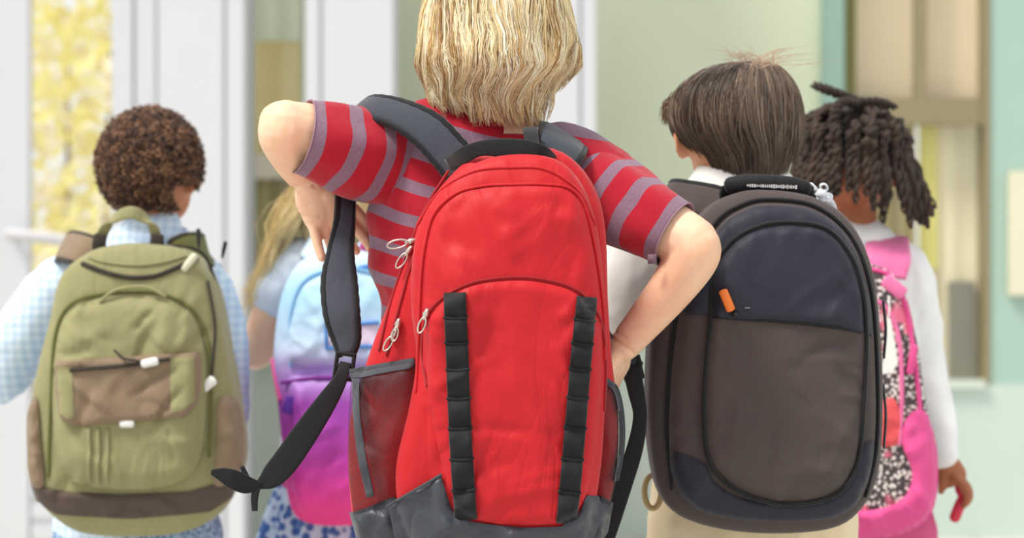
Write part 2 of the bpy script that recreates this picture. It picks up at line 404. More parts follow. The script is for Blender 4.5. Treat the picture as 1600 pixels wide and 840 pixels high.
def zip_pull(p, ang, L, mat, parent, name='zip_pull'):
    """slider body with an elongated open ring hanging at ang (degrees, 0 = right, 90 = up)"""
    p = np.array(tuple(p)); d = np.array([math.cos(math.radians(ang)), 0, math.sin(math.radians(ang))]); q = np.array([-d[2], 0, d[0]])
    mb = MB(); mb.tube([p-d*.005, p, p+d*.005], [(.003, .004), (.0045, .005), (.003, .004)], 8, wdir=q)
    k = 18; a = np.arange(k+1)/k*2*math.pi
    ring = [p+np.array([0, -.005, 0])+d*(.004+L/2+math.cos(t)*L/2)+q*math.sin(t)*L*.2 for t in a]
    mb.tube(ring, .0013, 6)
    return mb.build(name, mat, parent)
def buckle(p, w, h, ang, mat, parent):
    p = Vector(p); R_ = Matrix.Rotation(math.radians(-ang), 4, 'Y'); mb = MB()
    for a, b in (((-w, h), (w, h)), ((-w, -h), (w, -h)), ((-w, 0), (w, 0)), ((-w, -h), (-w, h)), ((w, -h), (w, h))):
        mb.tube([p+R_ @ Vector((a[0], 0, a[1])), p+R_ @ Vector(((a[0]+b[0])/2, 0, (a[1]+b[1])/2)), p+R_ @ Vector((b[0], 0, b[1]))], .0028, 8)
    return mb.build('buckle', mat, parent)

# ---------------------------------------------------------------- hair
def strands_mesh(paths, rad, cols, name, mat, parent, tip=.25, sides=3, flat=None, **kw):
    """paths S x N x 3, rad S, cols S x 3: thin tapered tubes, vectorised"""
    S, n, _ = paths.shape
    T = np.gradient(paths, axis=1); T /= np.linalg.norm(T, axis=2)[..., None]+1e-12
    ref = np.array([0.31, .82, .48]); a = np.cross(T, ref); a /= np.linalg.norm(a, axis=2)[..., None]+1e-12; b = np.cross(T, a)
    tp = np.interp(np.linspace(0, 1, n), [0, .15, .6, 1], [.6, 1, 1, tip])
    V = np.empty((S, n, sides, 3))
    for j in range(sides):
        t = 2*math.pi*j/sides; V[:, :, j] = paths+(a*math.cos(t)+b*math.sin(t))*(rad[:, None]*tp[None])[..., None]
    base = (np.arange(S)*n*sides)[:, None, None]+(np.arange(n-1)*sides)[None, :, None]; j = np.arange(sides)[None, None]; j2 = (j+1) % sides
    f = np.stack([base+j, base+j2, base+sides+j2, base+sides+j], -1).reshape(-1, 4)
    me = bpy.data.meshes.new(name); me.vertices.add(S*n*sides); me.vertices.foreach_set('co', V.reshape(-1))
    me.loops.add(len(f)*4); me.loops.foreach_set('vertex_index', f.reshape(-1).astype(np.int32))
    me.polygons.add(len(f)); me.polygons.foreach_set('loop_start', np.arange(0, len(f)*4, 4, dtype=np.int32)); me.update(calc_edges=True); me.validate()
    return link_mesh(me, name, mat, parent, True, np.repeat(cols, n*sides, 0), None, **kw)

class Hull:
    """outside of a head of hair: rows (py, x left, x right) traced at distance d, depth = ysc x half-width"""
    def __init__(self, rows, d, ysc=1.15, yc=None, n=60):
        q = smooth(rows, n); self.z = CZ-(q[:, 0]-420)/F*d; self.cx = ((q[:, 1]+q[:, 2])/2-800)/F*d; self.r = np.maximum((q[:, 2]-q[:, 1])/2/F*d, 1e-4); self.yc = d if yc is None else yc; self.ysc = ysc
        L = np.concatenate([[0], np.cumsum(np.hypot(np.diff(self.z), np.diff(self.r)))]); self.t = L/L[-1]; self.len = L[-1]
    def at(self, t, th, k=1.0):
        z = np.interp(t, self.t, self.z); r = np.interp(t, self.t, self.r)*k; cx = np.interp(t, self.t, self.cx)
        return np.stack([cx+r*np.sin(th), self.yc-r*self.ysc*np.cos(th), z], -1)
def hair_on(hull, name, parent, mat, pal, nlock=380, per=14, tface=.42, tend=lambda th: 1.0, rad=.0007, wave=.012, clump=.75, seed=3, npt=12, cap=(120, 85, 45), spread=.16, kmin=.93, kmax=1.03, flick=.0):
    r = np.random.default_rng(seed); paths = []; cols = []
    pal = [np.array(lin(c)) for c in pal]
    def t1_of(th):
        a = abs((th+math.pi) % (2*math.pi)-math.pi)          # 0 = back, pi = face
        e = tend(th)
        return e if a < 1.75 else (tface if a > 2.15 else e+(tface-e)*(a-1.75)/.4)
    for i in range(nlock):
        th = r.uniform(-math.pi, math.pi); t0 = r.uniform(0.0, .55)**1.2 if r.random() < .8 else r.uniform(.3, .8); t1 = t1_of(th)*r.uniform(.86, 1.0)
        if t1-t0 < .12: t0 = max(0, t1-.3)
        kk = r.uniform(kmin, kmax); wv = r.normal(0, wave*.35); ph = r.uniform(0, 6.28); fq = r.uniform(2, 5); base = r.choice(len(pal), p=None)
        dth = r.normal(0, .12); u = np.linspace(0, 1, npt)
        for s in range(per):
            da = r.normal(0, spread); dk = r.normal(0, .012); dt = r.normal(0, .02); cl = 1-clump*u**.8
            t = np.clip(t0+(t1-t0)*u+dt*u, 0, 1); tht = th+da*cl+dth*u+wv*8*np.sin(fq*u*2+ph)*u+r.normal(0, .01)
            fl_ = wn(tht*2.2+seed, t*9.0, seed+1); tht = tht+wave*5*u**.8*fl_; dkk = wave*1.1*wn(tht*4.2, t*11.0, seed+2)*np.clip(u*2, 0, 1)
            k = kk+dkk+dk*cl+.02*np.sin(fq*1.3*u+ph)*u+flick*u**3
            paths.append(hull.at(t, tht, k))
            c = pal[base]*.6+pal[r.integers(len(pal))]*.4; cols.append(c*r.uniform(.8, 1.15))
    A = np.arange(48)/48*2*math.pi-math.pi; V = []; m = 22; tm = np.array([t1_of(a) for a in A])*.93
    for i in range(m): V.append(hull.at(.002+tm*i/(m-1), A, .92))
    fs = [(i*48+j, (i+1)*48+j, (i+1)*48+(j+1) % 48, i*48+(j+1) % 48) for i in range(m-1) for j in range(48)]+[tuple(range(48)), tuple(range(m*48-1, (m-1)*48-1, -1))]
    h = MB().add(np.vstack(V), fs, c=lin(cap)).build(name, mat, parent)
    strands_mesh(np.clip(np.array(paths), -50, 50), r.uniform(.7, 1.25, len(paths))*rad, np.clip(np.array(cols), 0, 1), 'strands', mat, h, kind='stuff')
    return h

# ---------------------------------------------------------------- bodies
def fingers(mb, chains):
    for pts, r0, r1 in chains: mb.tube(pts, np.linspace(r0, r1, len(pts)), 10, res=max(5, len(pts)*2))
def hand(mb, Wr, d, n, side, s=1.0, curl=.5):
    """palm and five jointed fingers; d = towards the fingers, n = palm normal, thumb on +-(n x d)"""
    d = Vector(d).normalized(); n = (Vector(n)-Vector(n).dot(d)*d).normalized(); t = n.cross(d)*side
    for o in (-.021, -.007, .007, .021): mb.tube([Wr+t*o*.5*s, Wr+d*.03*s+t*o*s, Wr+d*.062*s+t*o*s], [.011*s, .0125*s, .010*s], 10)
    for o, L, k in ((-.0225, .040, 1.15), (-.0078, .052, 1.05), (.0075, .056, 1.0), (.022, .050, .9)):
        p = Wr+d*.06*s+t*o*s; pts = [p]; ang = 0
        for j, q in enumerate((.45, .3, .25)):
            ang += curl*k*(.55, .75, .5)[j]; p = p+(d*math.cos(ang)+n*math.sin(ang)+t*o*4*(1-curl))*L*s*q; pts.append(p)
        mb.tube(pts, [.0078*s, .0072*s, .0066*s, .0055*s], 10)
    p = Wr+d*.014*s+t*.018*s
    mb.tube([p, p+(d*.55+t*.75+n*.2)*.024*s, p+(d*.9+t*.95+n*.5)*.034*s, p+(d*1.4+t*.95+n*.7)*.038*s], [.0105*s, .0095*s, .008*s, .006*s], 10)
def head(mb, C, rx, ry, rz, yaw=0):
    """skull, jaw, nose, lips, ears; face towards +y turned by yaw"""
    R_ = Matrix.Rotation(yaw, 4, 'Z'); C = Vector(C)
    def at(x, y, z): return C+R_ @ Vector((x*rx, y*ry, z*rz))
    mb.ball(C, (rx, ry, rz), 24, rot=R_); mb.ball(at(0, .38, -.5), (rx*.78, ry*.58, rz*.55), 20, rot=R_)
    mb.ball(at(0, .7, -.92), (rx*.36, ry*.28, rz*.2), 14, rot=R_)
    mb.tube([at(0, .92, .02), at(0, 1.03, -.2), at(0, 1.12, -.36)], [.006, .008, .011], 10); mb.ball(at(.13, 1.0, -.38), .007, 10); mb.ball(at(-.13, 1.0, -.38), .007, 10)
    mb.ball(at(0, .92, .16), (rx*.6, ry*.12, rz*.08), 12, rot=R_)
    for s in (-1, 1):
        mb.ball(at(.5*s, .72, -.3), (rx*.26, ry*.22, rz*.22), 12, rot=R_)
        mb.ball(at(1.02*s, 0.02, -.2), (.006, .016, .028), 14, rot=R_)
        mb.tube([at(1.0*s, .12, -.42), at(1.12*s, -.05, -.42), at(1.2*s, -.17, -.2), at(1.18*s, -.12, .05), at(1.06*s, .08, .08)], .0048, 8, res=14)
    return at
def face_parts(at, skin, root, iris=(90, 60, 35), lip=(190, 110, 100)):
    ew = plain('eye_white', (235, 232, 228), .2); ir = plain('iris_%d_%d_%d' % iris, iris, .2)
    for s in (-1, 1):
        e = MB().ball(at(.4*s, .84, -.03), .0105, 14).build('eye', ew, root); MB().ball(at(.4*s, .84, -.03)+(at(0, 1, 0)-at(0, 0, 0)).normalized()*.0058, .0056, 10).build('iris', ir, e)
    lm = plain('lip_%d_%d_%d' % lip, lip, .45); mb = MB()
    mb.tube([at(-.3, .9, -.6), at(0, 1.03, -.57), at(.3, .9, -.6)], [.002, .0052, .002], 8, res=9); mb.tube([at(-.26, .9, -.63), at(0, 1.0, -.65), at(.26, .9, -.63)], [.002, .0055, .002], 8, res=9)
    mb.build('lips', lm, root)
def legs(mb, X, d, hipz, r=1.0, foot=True, grow=0.0, ankle=.07, hw=.07):
    for s in (-1, 1):
        g = grow
        mb.tube([(X+s*hw, d, hipz), (X+s*hw*1.02, d+.005, hipz*.72), (X+s*hw, d+.012, hipz*.5), (X+s*hw, d-.006, hipz*.33), (X+s*hw, d, ankle)], [.072*r+g, .06*r+g, .046*r+g, .045*r+g, .031*r+g*1.8], 14, res=16)
        if foot: mb.tube([(X+s*hw, d-.02, .035), (X+s*hw, d+.05, .034), (X+s*hw*1.1, d+.12, .026)], [(.028, .028), (.034, .025), (.03, .016)], 12, wdir=(1, 0, 0))
def shoes(X, d, mat, sole, root, hw=.07):
    for s in (-1, 1):
        x = X+s*hw; mb = MB()
        mb.tube([(x, d-.045, .042), (x, d-.02, .05), (x+s*.003, d+.05, .046), (x+s*.006, d+.12, .036), (x+s*.006, d+.15, .03)], [(.03, .03), (.036, .038), (.038, .032), (.042, .024), (.03, .016)], 16, wdir=(1, 0, 0), res=14)
        mb.tube([(x, d-.015, .05), (x, d-.012, .075), (x, d-.01, .095)], [(.036, .04), (.036, .04), (.038, .042)], 14, wdir=(1, 0, 0))
        o = mb.build('shoe', mat, root)
        MB().tube([(x, d-.05, .011), (x, d, .011), (x+s*.004, d+.07, .011), (x+s*.007, d+.15, .011)], [(.03, .011), (.036, .011), (.042, .011), (.036, .011)], 14, wdir=(1, 0, 0), res=10).build('sole', sole, o)
def torso(mb, rows, n=26, g=0.0):
    """rows (py, x left, x right, half depth m, distance)"""
    pts = []; rad = []
    for py, xl, xr, b, d in rows: pts.append(P((xl+xr)/2, py, d)); rad.append(((xr-xl)/2/F*d+g, b+g))
    mb.tube(pts, np.array(rad), 28, wdir=(1, 0, 0), res=n)
# ---------------------------------------------------------------- the place: paving, school front, doors and windows
YW = 9.0                                       # front face of the school wall
def X9(px, d=YW): return (px-800)/F*d
def Z9(py, d=YW): return CZ-(py-420)/F*d
sage = plain('sage_paint', (205, 212, 186), .8, bumpy=.15, bscale=60, var=.03)
pale = plain('pale_dado_paint', (202, 212, 200), .8, bumpy=.15, bscale=60, var=.03)
teal = plain('pale_teal_paint', (164, 190, 177), .8, bumpy=.15, bscale=60, var=.03)
tealtrim = plain('teal_trim_paint', (140, 168, 154), .6)
olive_f = plain('olive_frame', (112, 108, 58), .6)
white = plain('white_paint', (208, 209, 213), .55, var=.02)
grey = plain('grey_gap', (150, 154, 160), .6)
greyl = plain('pale_grey_metal', (196, 194, 198), .45)
cream = plain('cream_blind', (244, 226, 188), .8)
sand = plain('sand_mullion', (142, 130, 98), .6)
yellowc = plain('yellow_curtain', (234, 228, 142), .8)
creaml = plain('pale_cream_blind', (236, 226, 190), .8)
tan = plain('tan_blind', (250, 230, 164), .8)
olive_c = plain('olive_curtain', (186, 174, 126), .85)
dimgrey = plain('grey_reflection', (128, 126, 108), .7)
def glass_mat():
    m = bpy.data.materials.new('window_glass'); m.use_nodes = True; nt = m.node_tree; nt.nodes.clear()
    o = N(nt, 'ShaderNodeOutputMaterial'); a = N(nt, 'ShaderNodeBsdfTransparent'); b = N(nt, 'ShaderNodeBsdfGlossy'); x = N(nt, 'ShaderNodeMixShader')
    a.inputs[0].default_value = (1, 1, 1, 1); b.inputs['Roughness'].default_value = .03; x.inputs[0].default_value = .035
    nt.links.new(a.outputs[0], x.inputs[1]); nt.links.new(b.outputs[0], x.inputs[2]); nt.links.new(x.outputs[0], o.inputs[0]); return m
glass = glass_mat()
def pave_mat():
    m, nt, bs = nodes('paving'); co = objco(nt); b = N(nt, 'ShaderNodeTexBrick'); nt.links.new(co, b.inputs[0])
    b.inputs['Scale'].default_value = 1.6; b.inputs['Mortar Size'].default_value = .01; b.offset = .5
    b.inputs['Color1'].default_value = (*lin((196, 196, 188)), 1); b.inputs['Color2'].default_value = (*lin((208, 206, 198)), 1); b.inputs['Mortar'].default_value = (*lin((150, 150, 144)), 1)
    nt.links.new(mixcol(nt, .25, b.outputs[0], noise_n(nt, co, 14, 5), 'OVERLAY'), bs.inputs['Base Color']); bs.inputs['Roughness'].default_value = .85
    bump(nt, bs, noise_n(nt, co, 120, 4), .2, .003); return m
MB().box((-14, -6, -.1), (14, 20, 0)).build('floor', pave_mat(), None, False, kind='structure', label='pale concrete paving in front of the school')

def wall(name, x0, x1, z0, z1, mat, parent=None, y0=YW, y1=YW+.22, label=None):
    return MB().box((x0, y0, z0), (x1, y1, z1)).build(name, mat, parent, False, **({'kind': 'structure', 'label': label} if parent is None else {}))
ZT = 3.3; ZD = Z9(545)
wb = thing('wall_back', (X9(960), YW, 0), 'sage green painted school wall with paler dado', kind='structure')
wall('upper_wall', X9(470), X9(1284), ZD, ZT, sage, wb); wall('dado', X9(470), X9(1284), 0, ZD, pale, wb, YW-.006)
wall('under_window_wall', X9(372), X9(470), 0, Z9(566), pale, wb, YW-.006); wall('over_window_wall', X9(372), X9(470), 2.45, ZT, sage, wb)
wr_ = thing('wall_right', (X9(1800), YW, 0), 'pale teal painted school wall beside the tall window', kind='structure')
wall('upper_wall', X9(1546), X9(4200), Z9(600), ZT, teal, wr_); wall('dado', X9(1284), X9(4200), 0, Z9(600), plain('teal_dado_paint', (194, 208, 199), .8, var=.03), wr_, YW-.006)
wall('over_window_wall', X9(1284), X9(1546), 2.75, ZT, teal, wr_)
MB().box((X9(1282), YW-.05, Z9(600)), (X9(1318), YW+.12, ZT), .006).build('trim_4', tealtrim, None, False, kind='structure', label='teal painted upright trim at the window edge')
# tall window with cream blinds
w2 = thing('window_2', (X9(1440), YW, Z9(600)), 'tall school window with cream blinds and sand mullions', kind='structure')
MB().box((X9(1318), YW-.01, Z9(600)), (X9(1337), YW+.16, 2.75)).build('side_frame', olive_f, w2, False)
MB().box((X9(1538), YW-.01, Z9(600)), (X9(1546), YW+.16, 2.75)).build('side_frame', sand, w2, False)
MB().box((X9(1337), YW-.03, Z9(606)), (X9(1538), YW+.16, Z9(594))).build('sill', pale, w2, False)
MB().box((X9(1337), YW+.01, Z9(194)), (X9(1538), YW+.09, Z9(152))).build('transom', sand, w2, False)
MB().box((X9(1432), YW+.02, Z9(152)), (X9(1450), YW+.09, 2.75)).build('mullion', sand, w2, False)
MB().box((X9(1400), YW+.02, Z9(594)), (X9(1412), YW+.09, Z9(194))).build('mullion', sand, w2, False)
for a, b, t, u in ((1337, 1432, -260, 152), (1450, 1538, -260, 152), (1337, 1400, 194, 594), (1412, 1538, 194, 594)):
    MB().box((X9(a), YW+.045, Z9(u)), (X9(b), YW+.051, Z9(t))).build('pane', glass, w2, False)
def curtain(name, a, b, t, u, mat, par, y=YW+.13, waves=6, amp=.012):
    n = 60; x = np.linspace(X9(a), X9(b), n); yy = y+amp*np.sin(np.linspace(0, waves*6.28, n)); z0, z1 = Z9(u), Z9(t)
    V = np.vstack([np.stack([x, yy, np.full(n, z1)], 1), np.stack([x, yy, np.full(n, z0)], 1), np.stack([x, yy+.012, np.full(n, z1)], 1), np.stack([x, yy+.012, np.full(n, z0)], 1)])
    fs = [(i+1, i, n+i, n+i+1) for i in range(n-1)]+[(2*n+i, 2*n+i+1, 3*n+i+1, 3*n+i) for i in range(n-1)]+[(i, i+1, 2*n+i+1, 2*n+i) for i in range(n-1)]+[(n+i+1, n+i, 3*n+i, 3*n+i+1) for i in range(n-1)]
    fs += [(0, 2*n, 3*n, n), (n-1, 2*n-1, 4*n-1, 3*n-1)]
    return MB().add(V, fs).build(name, mat, par, False)
curtain('blind', 1328, 1545, -290, 175, cream, w2, waves=3, amp=.002)
curtain('curtain', 1330, 1440, 175, 600, plain('olive_yellow_curtain', (206, 194, 130), .85), w2, waves=5)
curtain('curtain', 1444, 1474, 175, 420, yellowc, w2, YW+.115, 3, .008)
curtain('blind', 1470, 1545, 175, 600, creaml, w2, waves=2, amp=.003)
curtain('curtain', 1436, 1475, 420, 600, plain('sand_curtain', (200, 188, 150), .85), w2, YW+.118, 2, .006)
MB().box((X9(1490), YW+.095, Z9(594)), (X9(1532), YW+.118, Z9(440)), .004).build('reflection_panel', dimgrey, w2, False)  # dark grey panel stands in for a darkish reflection in the glass
MB().box((X9(1574), YW-.03, Z9(462)), (X9(1690), YW-.001, Z9(268)), .005).build('notice_board', plain('cream_notice', (222, 216, 190), .7), None, False, label='cream notice board on the pale teal wall', cat='notice board')
# narrow window with tan blind between two white columns
w1 = thing('window_1', (X9(425), YW, Z9(566)), 'narrow school window with tan blind between white columns', kind='structure')
MB().box((X9(372), YW+.02, Z9(278)), (X9(470), YW+.1, Z9(240))).build('transom', plain('pale_transom', (236, 226, 210), .6), w1, False)
MB().box((X9(372), YW-.03, Z9(572)), (X9(470), YW+.1, Z9(560))).build('sill', pale, w1, False)
for t, u in ((-240, 240), (278, 560)): MB().box((X9(372), YW+.045, Z9(u)), (X9(470), YW+.051, Z9(t))).build('pane', glass, w1, False)
curtain('blind', 360, 480, 50, 262, tan, w1, waves=2, amp=.003); curtain('valance', 360, 480, -250, 60, plain('pale_green_valance', (244, 247, 224), .8), w1, YW+.11, 3, .005)
curtain('curtain', 360, 480, 255, 566, olive_c, w1, waves=4, amp=.015)

# white columns standing proud of the wall
YC = 8.35
def column(name, a, b, label, grooves):
    t = thing(name, (X9((a+b)/2, YC), YC, 0), label, kind='structure')
    xs = [a]+grooves+[b]
    for u, v in zip(xs, xs[1:]): MB().box((X9(u, YC)+.003, YC, 0), (X9(v, YC)-.003, YC+.34, ZT), .006).build('facing_panel', white, t, False)
    MB().box((X9(a, YC)+.012, YC+.012, 0), (X9(b, YC)-.012, YC+.33, ZT-.01)).build('core', grey, t, False)
column('trim_1', 245, 384, 'wide white column beside the glass door', [352])
column('trim_2', 475, 617, 'white column beside the narrow tan window', [502])
column('trim_3', 800, 934, 'white column behind the blond child', [908])
# glazed door, yellow shrub behind it
YD = 8.6
def XD(p): return X9(p, YD)
def ZDo(p): return Z9(p, YD)
dr = thing('door_1', (XD(110), YD, 0), 'white glazed door with grey push bar', kind='structure')
def dbox(name, a, b, t, u, mat, y0=YD, y1=YD+.06, bev=.004): return MB().box((XD(a), y0, ZDo(u)), (XD(b), y1, ZDo(t)), bev).build(name, mat, dr, False)
def dz(z): return 420+(CZ-z)*F/YD
dbox('stile', -40, 46, dz(2.4), dz(.01), white); dbox('stile', 174, 208, dz(2.4), dz(.01), white); dbox('top_rail', 46, 174, dz(2.4), dz(2.28), white)
dbox('kick_panel', 46, 174, 640, dz(.01), white, YD+.012)
for k in range(7): dbox('slat', 48, 172, 652+k*34, 674+k*34, white, YD+.002, YD+.02, .003)
dbox('pane', 46, 174, dz(2.28), 640, glass, YD+.03, YD+.036, 0)
dbox('jamb', 214, 246, dz(2.5), dz(0), white, YD-.04, YD+.16); dbox('gap_seal', 207, 216, dz(2.45), dz(0), grey, YD+.03, YD+.06)
dbox('jamb', -76, -44, dz(2.5), dz(0), white, YD-.04, YD+.16); dbox('lintel', -76, 246, dz(2.52), dz(2.41), white, YD-.04, YD+.16)
pb = MB().tube([P(14, 366, YD-.09), P(80, 372, YD-.09), P(168, 386, YD-.09)], [(.022, .016)]*3, 12, wdir=(0, 0, 1)).build('push_bar', greyl, dr)
for p in ((20, 367), (164, 385)): MB().tube([P(*p, YD-.09), P(*p, YD-.04), P(*p, YD+.01)], .012, 8).build('bracket', greyl, pb)
wall('wall_left', X9(-3200, YD), XD(-76), 0, ZT, plain('white_wall', (206, 207, 211), .7, var=.02), None, YD, YD+.2, 'white school wall beside the glass door')
wall('wall_upper', XD(-76), X9(245, YC), 2.53, ZT, white, None, YD, YD+.2, 'white wall above the glass door')
# shrub
def leaf_mat():
    m, nt, bs = nodes('yellow_leaf'); a = N(nt, 'ShaderNodeAttribute', attribute_name='col'); nt.links.new(a.outputs['Color'], bs.inputs['Base Color'])
    bs.inputs['Roughness'].default_value = .6; tr = N(nt, 'ShaderNodeBsdfTranslucent'); mx = N(nt, 'ShaderNodeMixShader'); mx.inputs[0].default_value = .55
    nt.links.new(a.outputs['Color'], tr.inputs[0]); nt.links.new(bs.outputs[0], mx.inputs[1]); nt.links.new(tr.outputs[0], mx.inputs[2]); nt.links.new(mx.outputs[0], nt.nodes['Material Output'].inputs[0]); return m
sh = thing('shrub', (X9(105, 11.2), 11.2, 0), 'yellow leaved shrub seen through the glass door', 'shrub')
nl = 3600; r = np.random.default_rng(5); ctr = np.stack([r.normal(X9(105, 11.2), .42, nl), r.normal(11.2, .22, nl), r.uniform(.3, 3.1, nl)], 1)
ctr[:, 1] = np.maximum(ctr[:, 1], 10.6)
d1 = r.normal(size=(nl, 3)); d1 /= np.linalg.norm(d1, axis=1)[:, None]; d2 = np.cross(d1, r.normal(size=(nl, 3))); d2 /= np.linalg.norm(d2, axis=1)[:, None]; L = r.uniform(.04, .075, nl)[:, None]
V = np.stack([ctr-d1*L, ctr+d2*L*.5+np.cross(d1, d2)*.008, ctr+d1*L, ctr-d2*L*.5+np.cross(d1, d2)*.008], 1).reshape(-1, 3)
lc = np.where(r.random((nl, 1)) < .35, [lin((252, 244, 230))], [lin((255, 250, 188))])
MB().add(V, [(4*i, 4*i+1, 4*i+2, 4*i+3) for i in range(nl)], c=np.repeat(lc, 4, 0)).build('foliage', leaf_mat(), sh, False, kind='stuff')
for k in range(5):
    x = X9(105, 11.2)+(k-2)*.16; MB().tube([(x*.9+X9(105, 11.2)*.1, 11.2, 0), (x, 11.22, .8), (x+.05*(k-2), 11.2, 2.2)], [.02, .015, .006], 8, res=8).build('stem', plain('bark', (120, 95, 70), .9), sh)
# ---------------------------------------------------------------- blond child in striped shirt
fair = skin_mat('fair_skin', (242, 204, 174), (234, 182, 148))
BD = 3.25
boy = thing('person', (P(765, 420, BD).x, BD, 0), 'blond child in red striped shirt, hands on hips, carrying red backpack', 'person')
b = MB()
at = head(b, P(778, 76, BD+.01), .074, .092, .105, yaw=-.12)
b.tube([P(800, 250, BD+.01), P(797, 208, BD+.002), P(784, 130, BD+.012)], [.05, .0465, .042], 16)
torso(b, [(225, 690, 900, .05, BD), (260, 620, 930, .065, BD), (340, 595, 925, .075, BD), (460, 615, 925, .075, BD), (600, 620, 915, .075, BD), (760, 615, 915, .08, BD), (850, 640, 890, .07, BD)])
b.tube([P(700, 240, BD), P(608, 240, BD), P(520, 214, 3.20), P(446, 198, 3.165)], [.05, .044, .04, .035], 16, res=16)      # upper arm, elbow towards the viewer
b.tube([P(446, 198, 3.165), P(446, 214, 3.17), P(464, 250, 3.215), P(488, 286, 3.26)], [.036, .035, .031, .0235], 16, res=16)
b.ball(P(435, 190, 3.165), (.026, .028, .026), 14)
b.tube([P(487, 296, 3.265), P(491, 312, 3.268), P(496, 345, 3.272)], [(.024, .019), (.027, .0165), (.019, .012)], 12, wdir=(1, 0, -.1))
b.tube([P(508, 298, 3.265), P(516, 315, 3.27), P(524, 345, 3.276)], [(.018, .017), (.024, .014), (.020, .012)], 12, wdir=(1, 0, .2))
fingers(b, [([P(488, 340, 3.272), P(493, 366, 3.268), P(497, 384, 3.262), P(503, 403, 3.256)], .0088, .0066),
            ([P(505, 345, 3.276), P(512, 368, 3.276), P(517, 384, 3.285), P(518, 392, 3.298)], .0086, .0066),
            ([P(522, 345, 3.276), P(536, 366, 3.276), P(549, 382, 3.28), P(557, 392, 3.288)], .0088, .0066),
            ([P(532, 338, 3.272), P(556, 358, 3.266), P(571, 376, 3.262), P(583, 395, 3.258)], .0086, .0062),
            ([P(522, 308, 3.272), P(548, 322, 3.275), P(566, 340, 3.275), P(580, 362, 3.272)], .0105, .0066)])
b.tube([P(880, 275, BD), P(950, 300, BD-.01), P(1015, 342, 3.19), P(1078, 378, 3.15)], [.05, .045, .041, .036], 16, res=16)
b.tube([P(1080, 378, 3.15), P(1082, 398, 3.15), P(1048, 452, 3.165), P(975, 540, 3.19)], [.0355, .0365, .0305, .0215], 16, res=18)
b.ball(P(1093, 374, 3.15), (.024, .028, .026), 14)
hand(b, P(972, 545, 3.19), Vector((-.35, .35, -.85)), Vector((-.8, .5, .1)), 1, .95, .35)
legs(b, P(765, 420, BD).x, BD, .66)
def creases(co):                                                   # skin folds at the wrists and across the palm
    px = 800+co[:, 0]*F/co[:, 1]; py = 420-(co[:, 2]-CZ)*F/co[:, 1]; h = np.zeros(len(co))
    for x0, y0, x1, y1, w, a in ((458, 294, 492, 291, 3.2, .0026), (492, 291, 526, 280, 3.2, .0026), (474, 337, 500, 336, 3, .0016), (500, 336, 526, 328, 3, .0016), (478, 318, 505, 312, 3, .001), (950, 524, 990, 552, 3.2, .0022), (958, 516, 978, 530, 3, .0012)):
        t = np.clip(((px-x0)*(x1-x0)+(py-y0)*(y1-y0))/((x1-x0)**2+(y1-y0)**2), 0, 1); d = np.hypot(px-x0-t*(x1-x0), py-y0-t*(y1-y0)); h -= a*np.exp(-(d/w)**2)
    return h
link_mesh(remesh(b, .0028, 5, creases), 'body', fair, boy)
face_parts(at, fair, boy, (80, 110, 140))

PER = .0447
shirt_m = stripe_mat('striped_jersey', (172, 24, 44), (132, 104, 122), PER, .37)
sb = MB()
TR = [(232, 712, 880, .045, BD), (238, 630, 930, .07, BD), (268, 604, 950, .078, BD), (300, 574, 952, .088, BD), (400, 578, 950, .094, BD), (460, 592, 945, .094, BD), (600, 596, 938, .094, BD), (760, 590, 935, .097, BD), (830, 590, 935, .097, BD)]
torso(sb, TR)
sb.tube([P(755, 226, BD+.004), P(690, 208, BD), P(645, 222, BD), P(622, 238, BD)], [.042, .05, .05, .05], 18, res=14)
sb.tube([P(835, 242, BD+.004), P(880, 252, BD), P(945, 292, BD-.01)], [.044, .053, .057], 18, res=12)
sb.tube([P(797, 240, BD+.006), P(796, 222, BD+.006)], [.062, .054], 18)
def shirt_folds(co):
    x, y, z = co[:, 0], co[:, 1], co[:, 2]
    return .0022*wn(x*38+z*22, z*26-x*10, 11)+.003*np.sin((x*.8+z)*70+2*np.sin(z*18))*np.clip((x+.13)/-.06, 0, 1)
sm_ = remesh(sb, .0042, 6, shirt_folds); co = get_co(sm_)
ZR = P(620, 337, 3.16).z; XR = P(620, 337, 3.16).x
sv = 10*PER+(co[:, 2]-ZR)+.27*(co[:, 0]-XR)*np.clip(1.25-(co[:, 0]-XR)*1.2, .5, 1.4)+PER*.185+.004*wn(co[:, 0]*14, co[:, 2]*12, 5)
shirt = link_mesh(sm_, 'shirt', shirt_m, boy, True, None, sv)
MB().tube([P(796, 216, BD)+Vector((.056*math.cos(t), .056*math.sin(t)+.004, -.004*math.sin(t)-.008)) for t in np.arange(33)/32*6.2832], [(.0075, .004)]*33, 10, wdir=(0, 0, 1)).build('collar', fabric('red_rib', (168, 24, 42), .85), shirt)
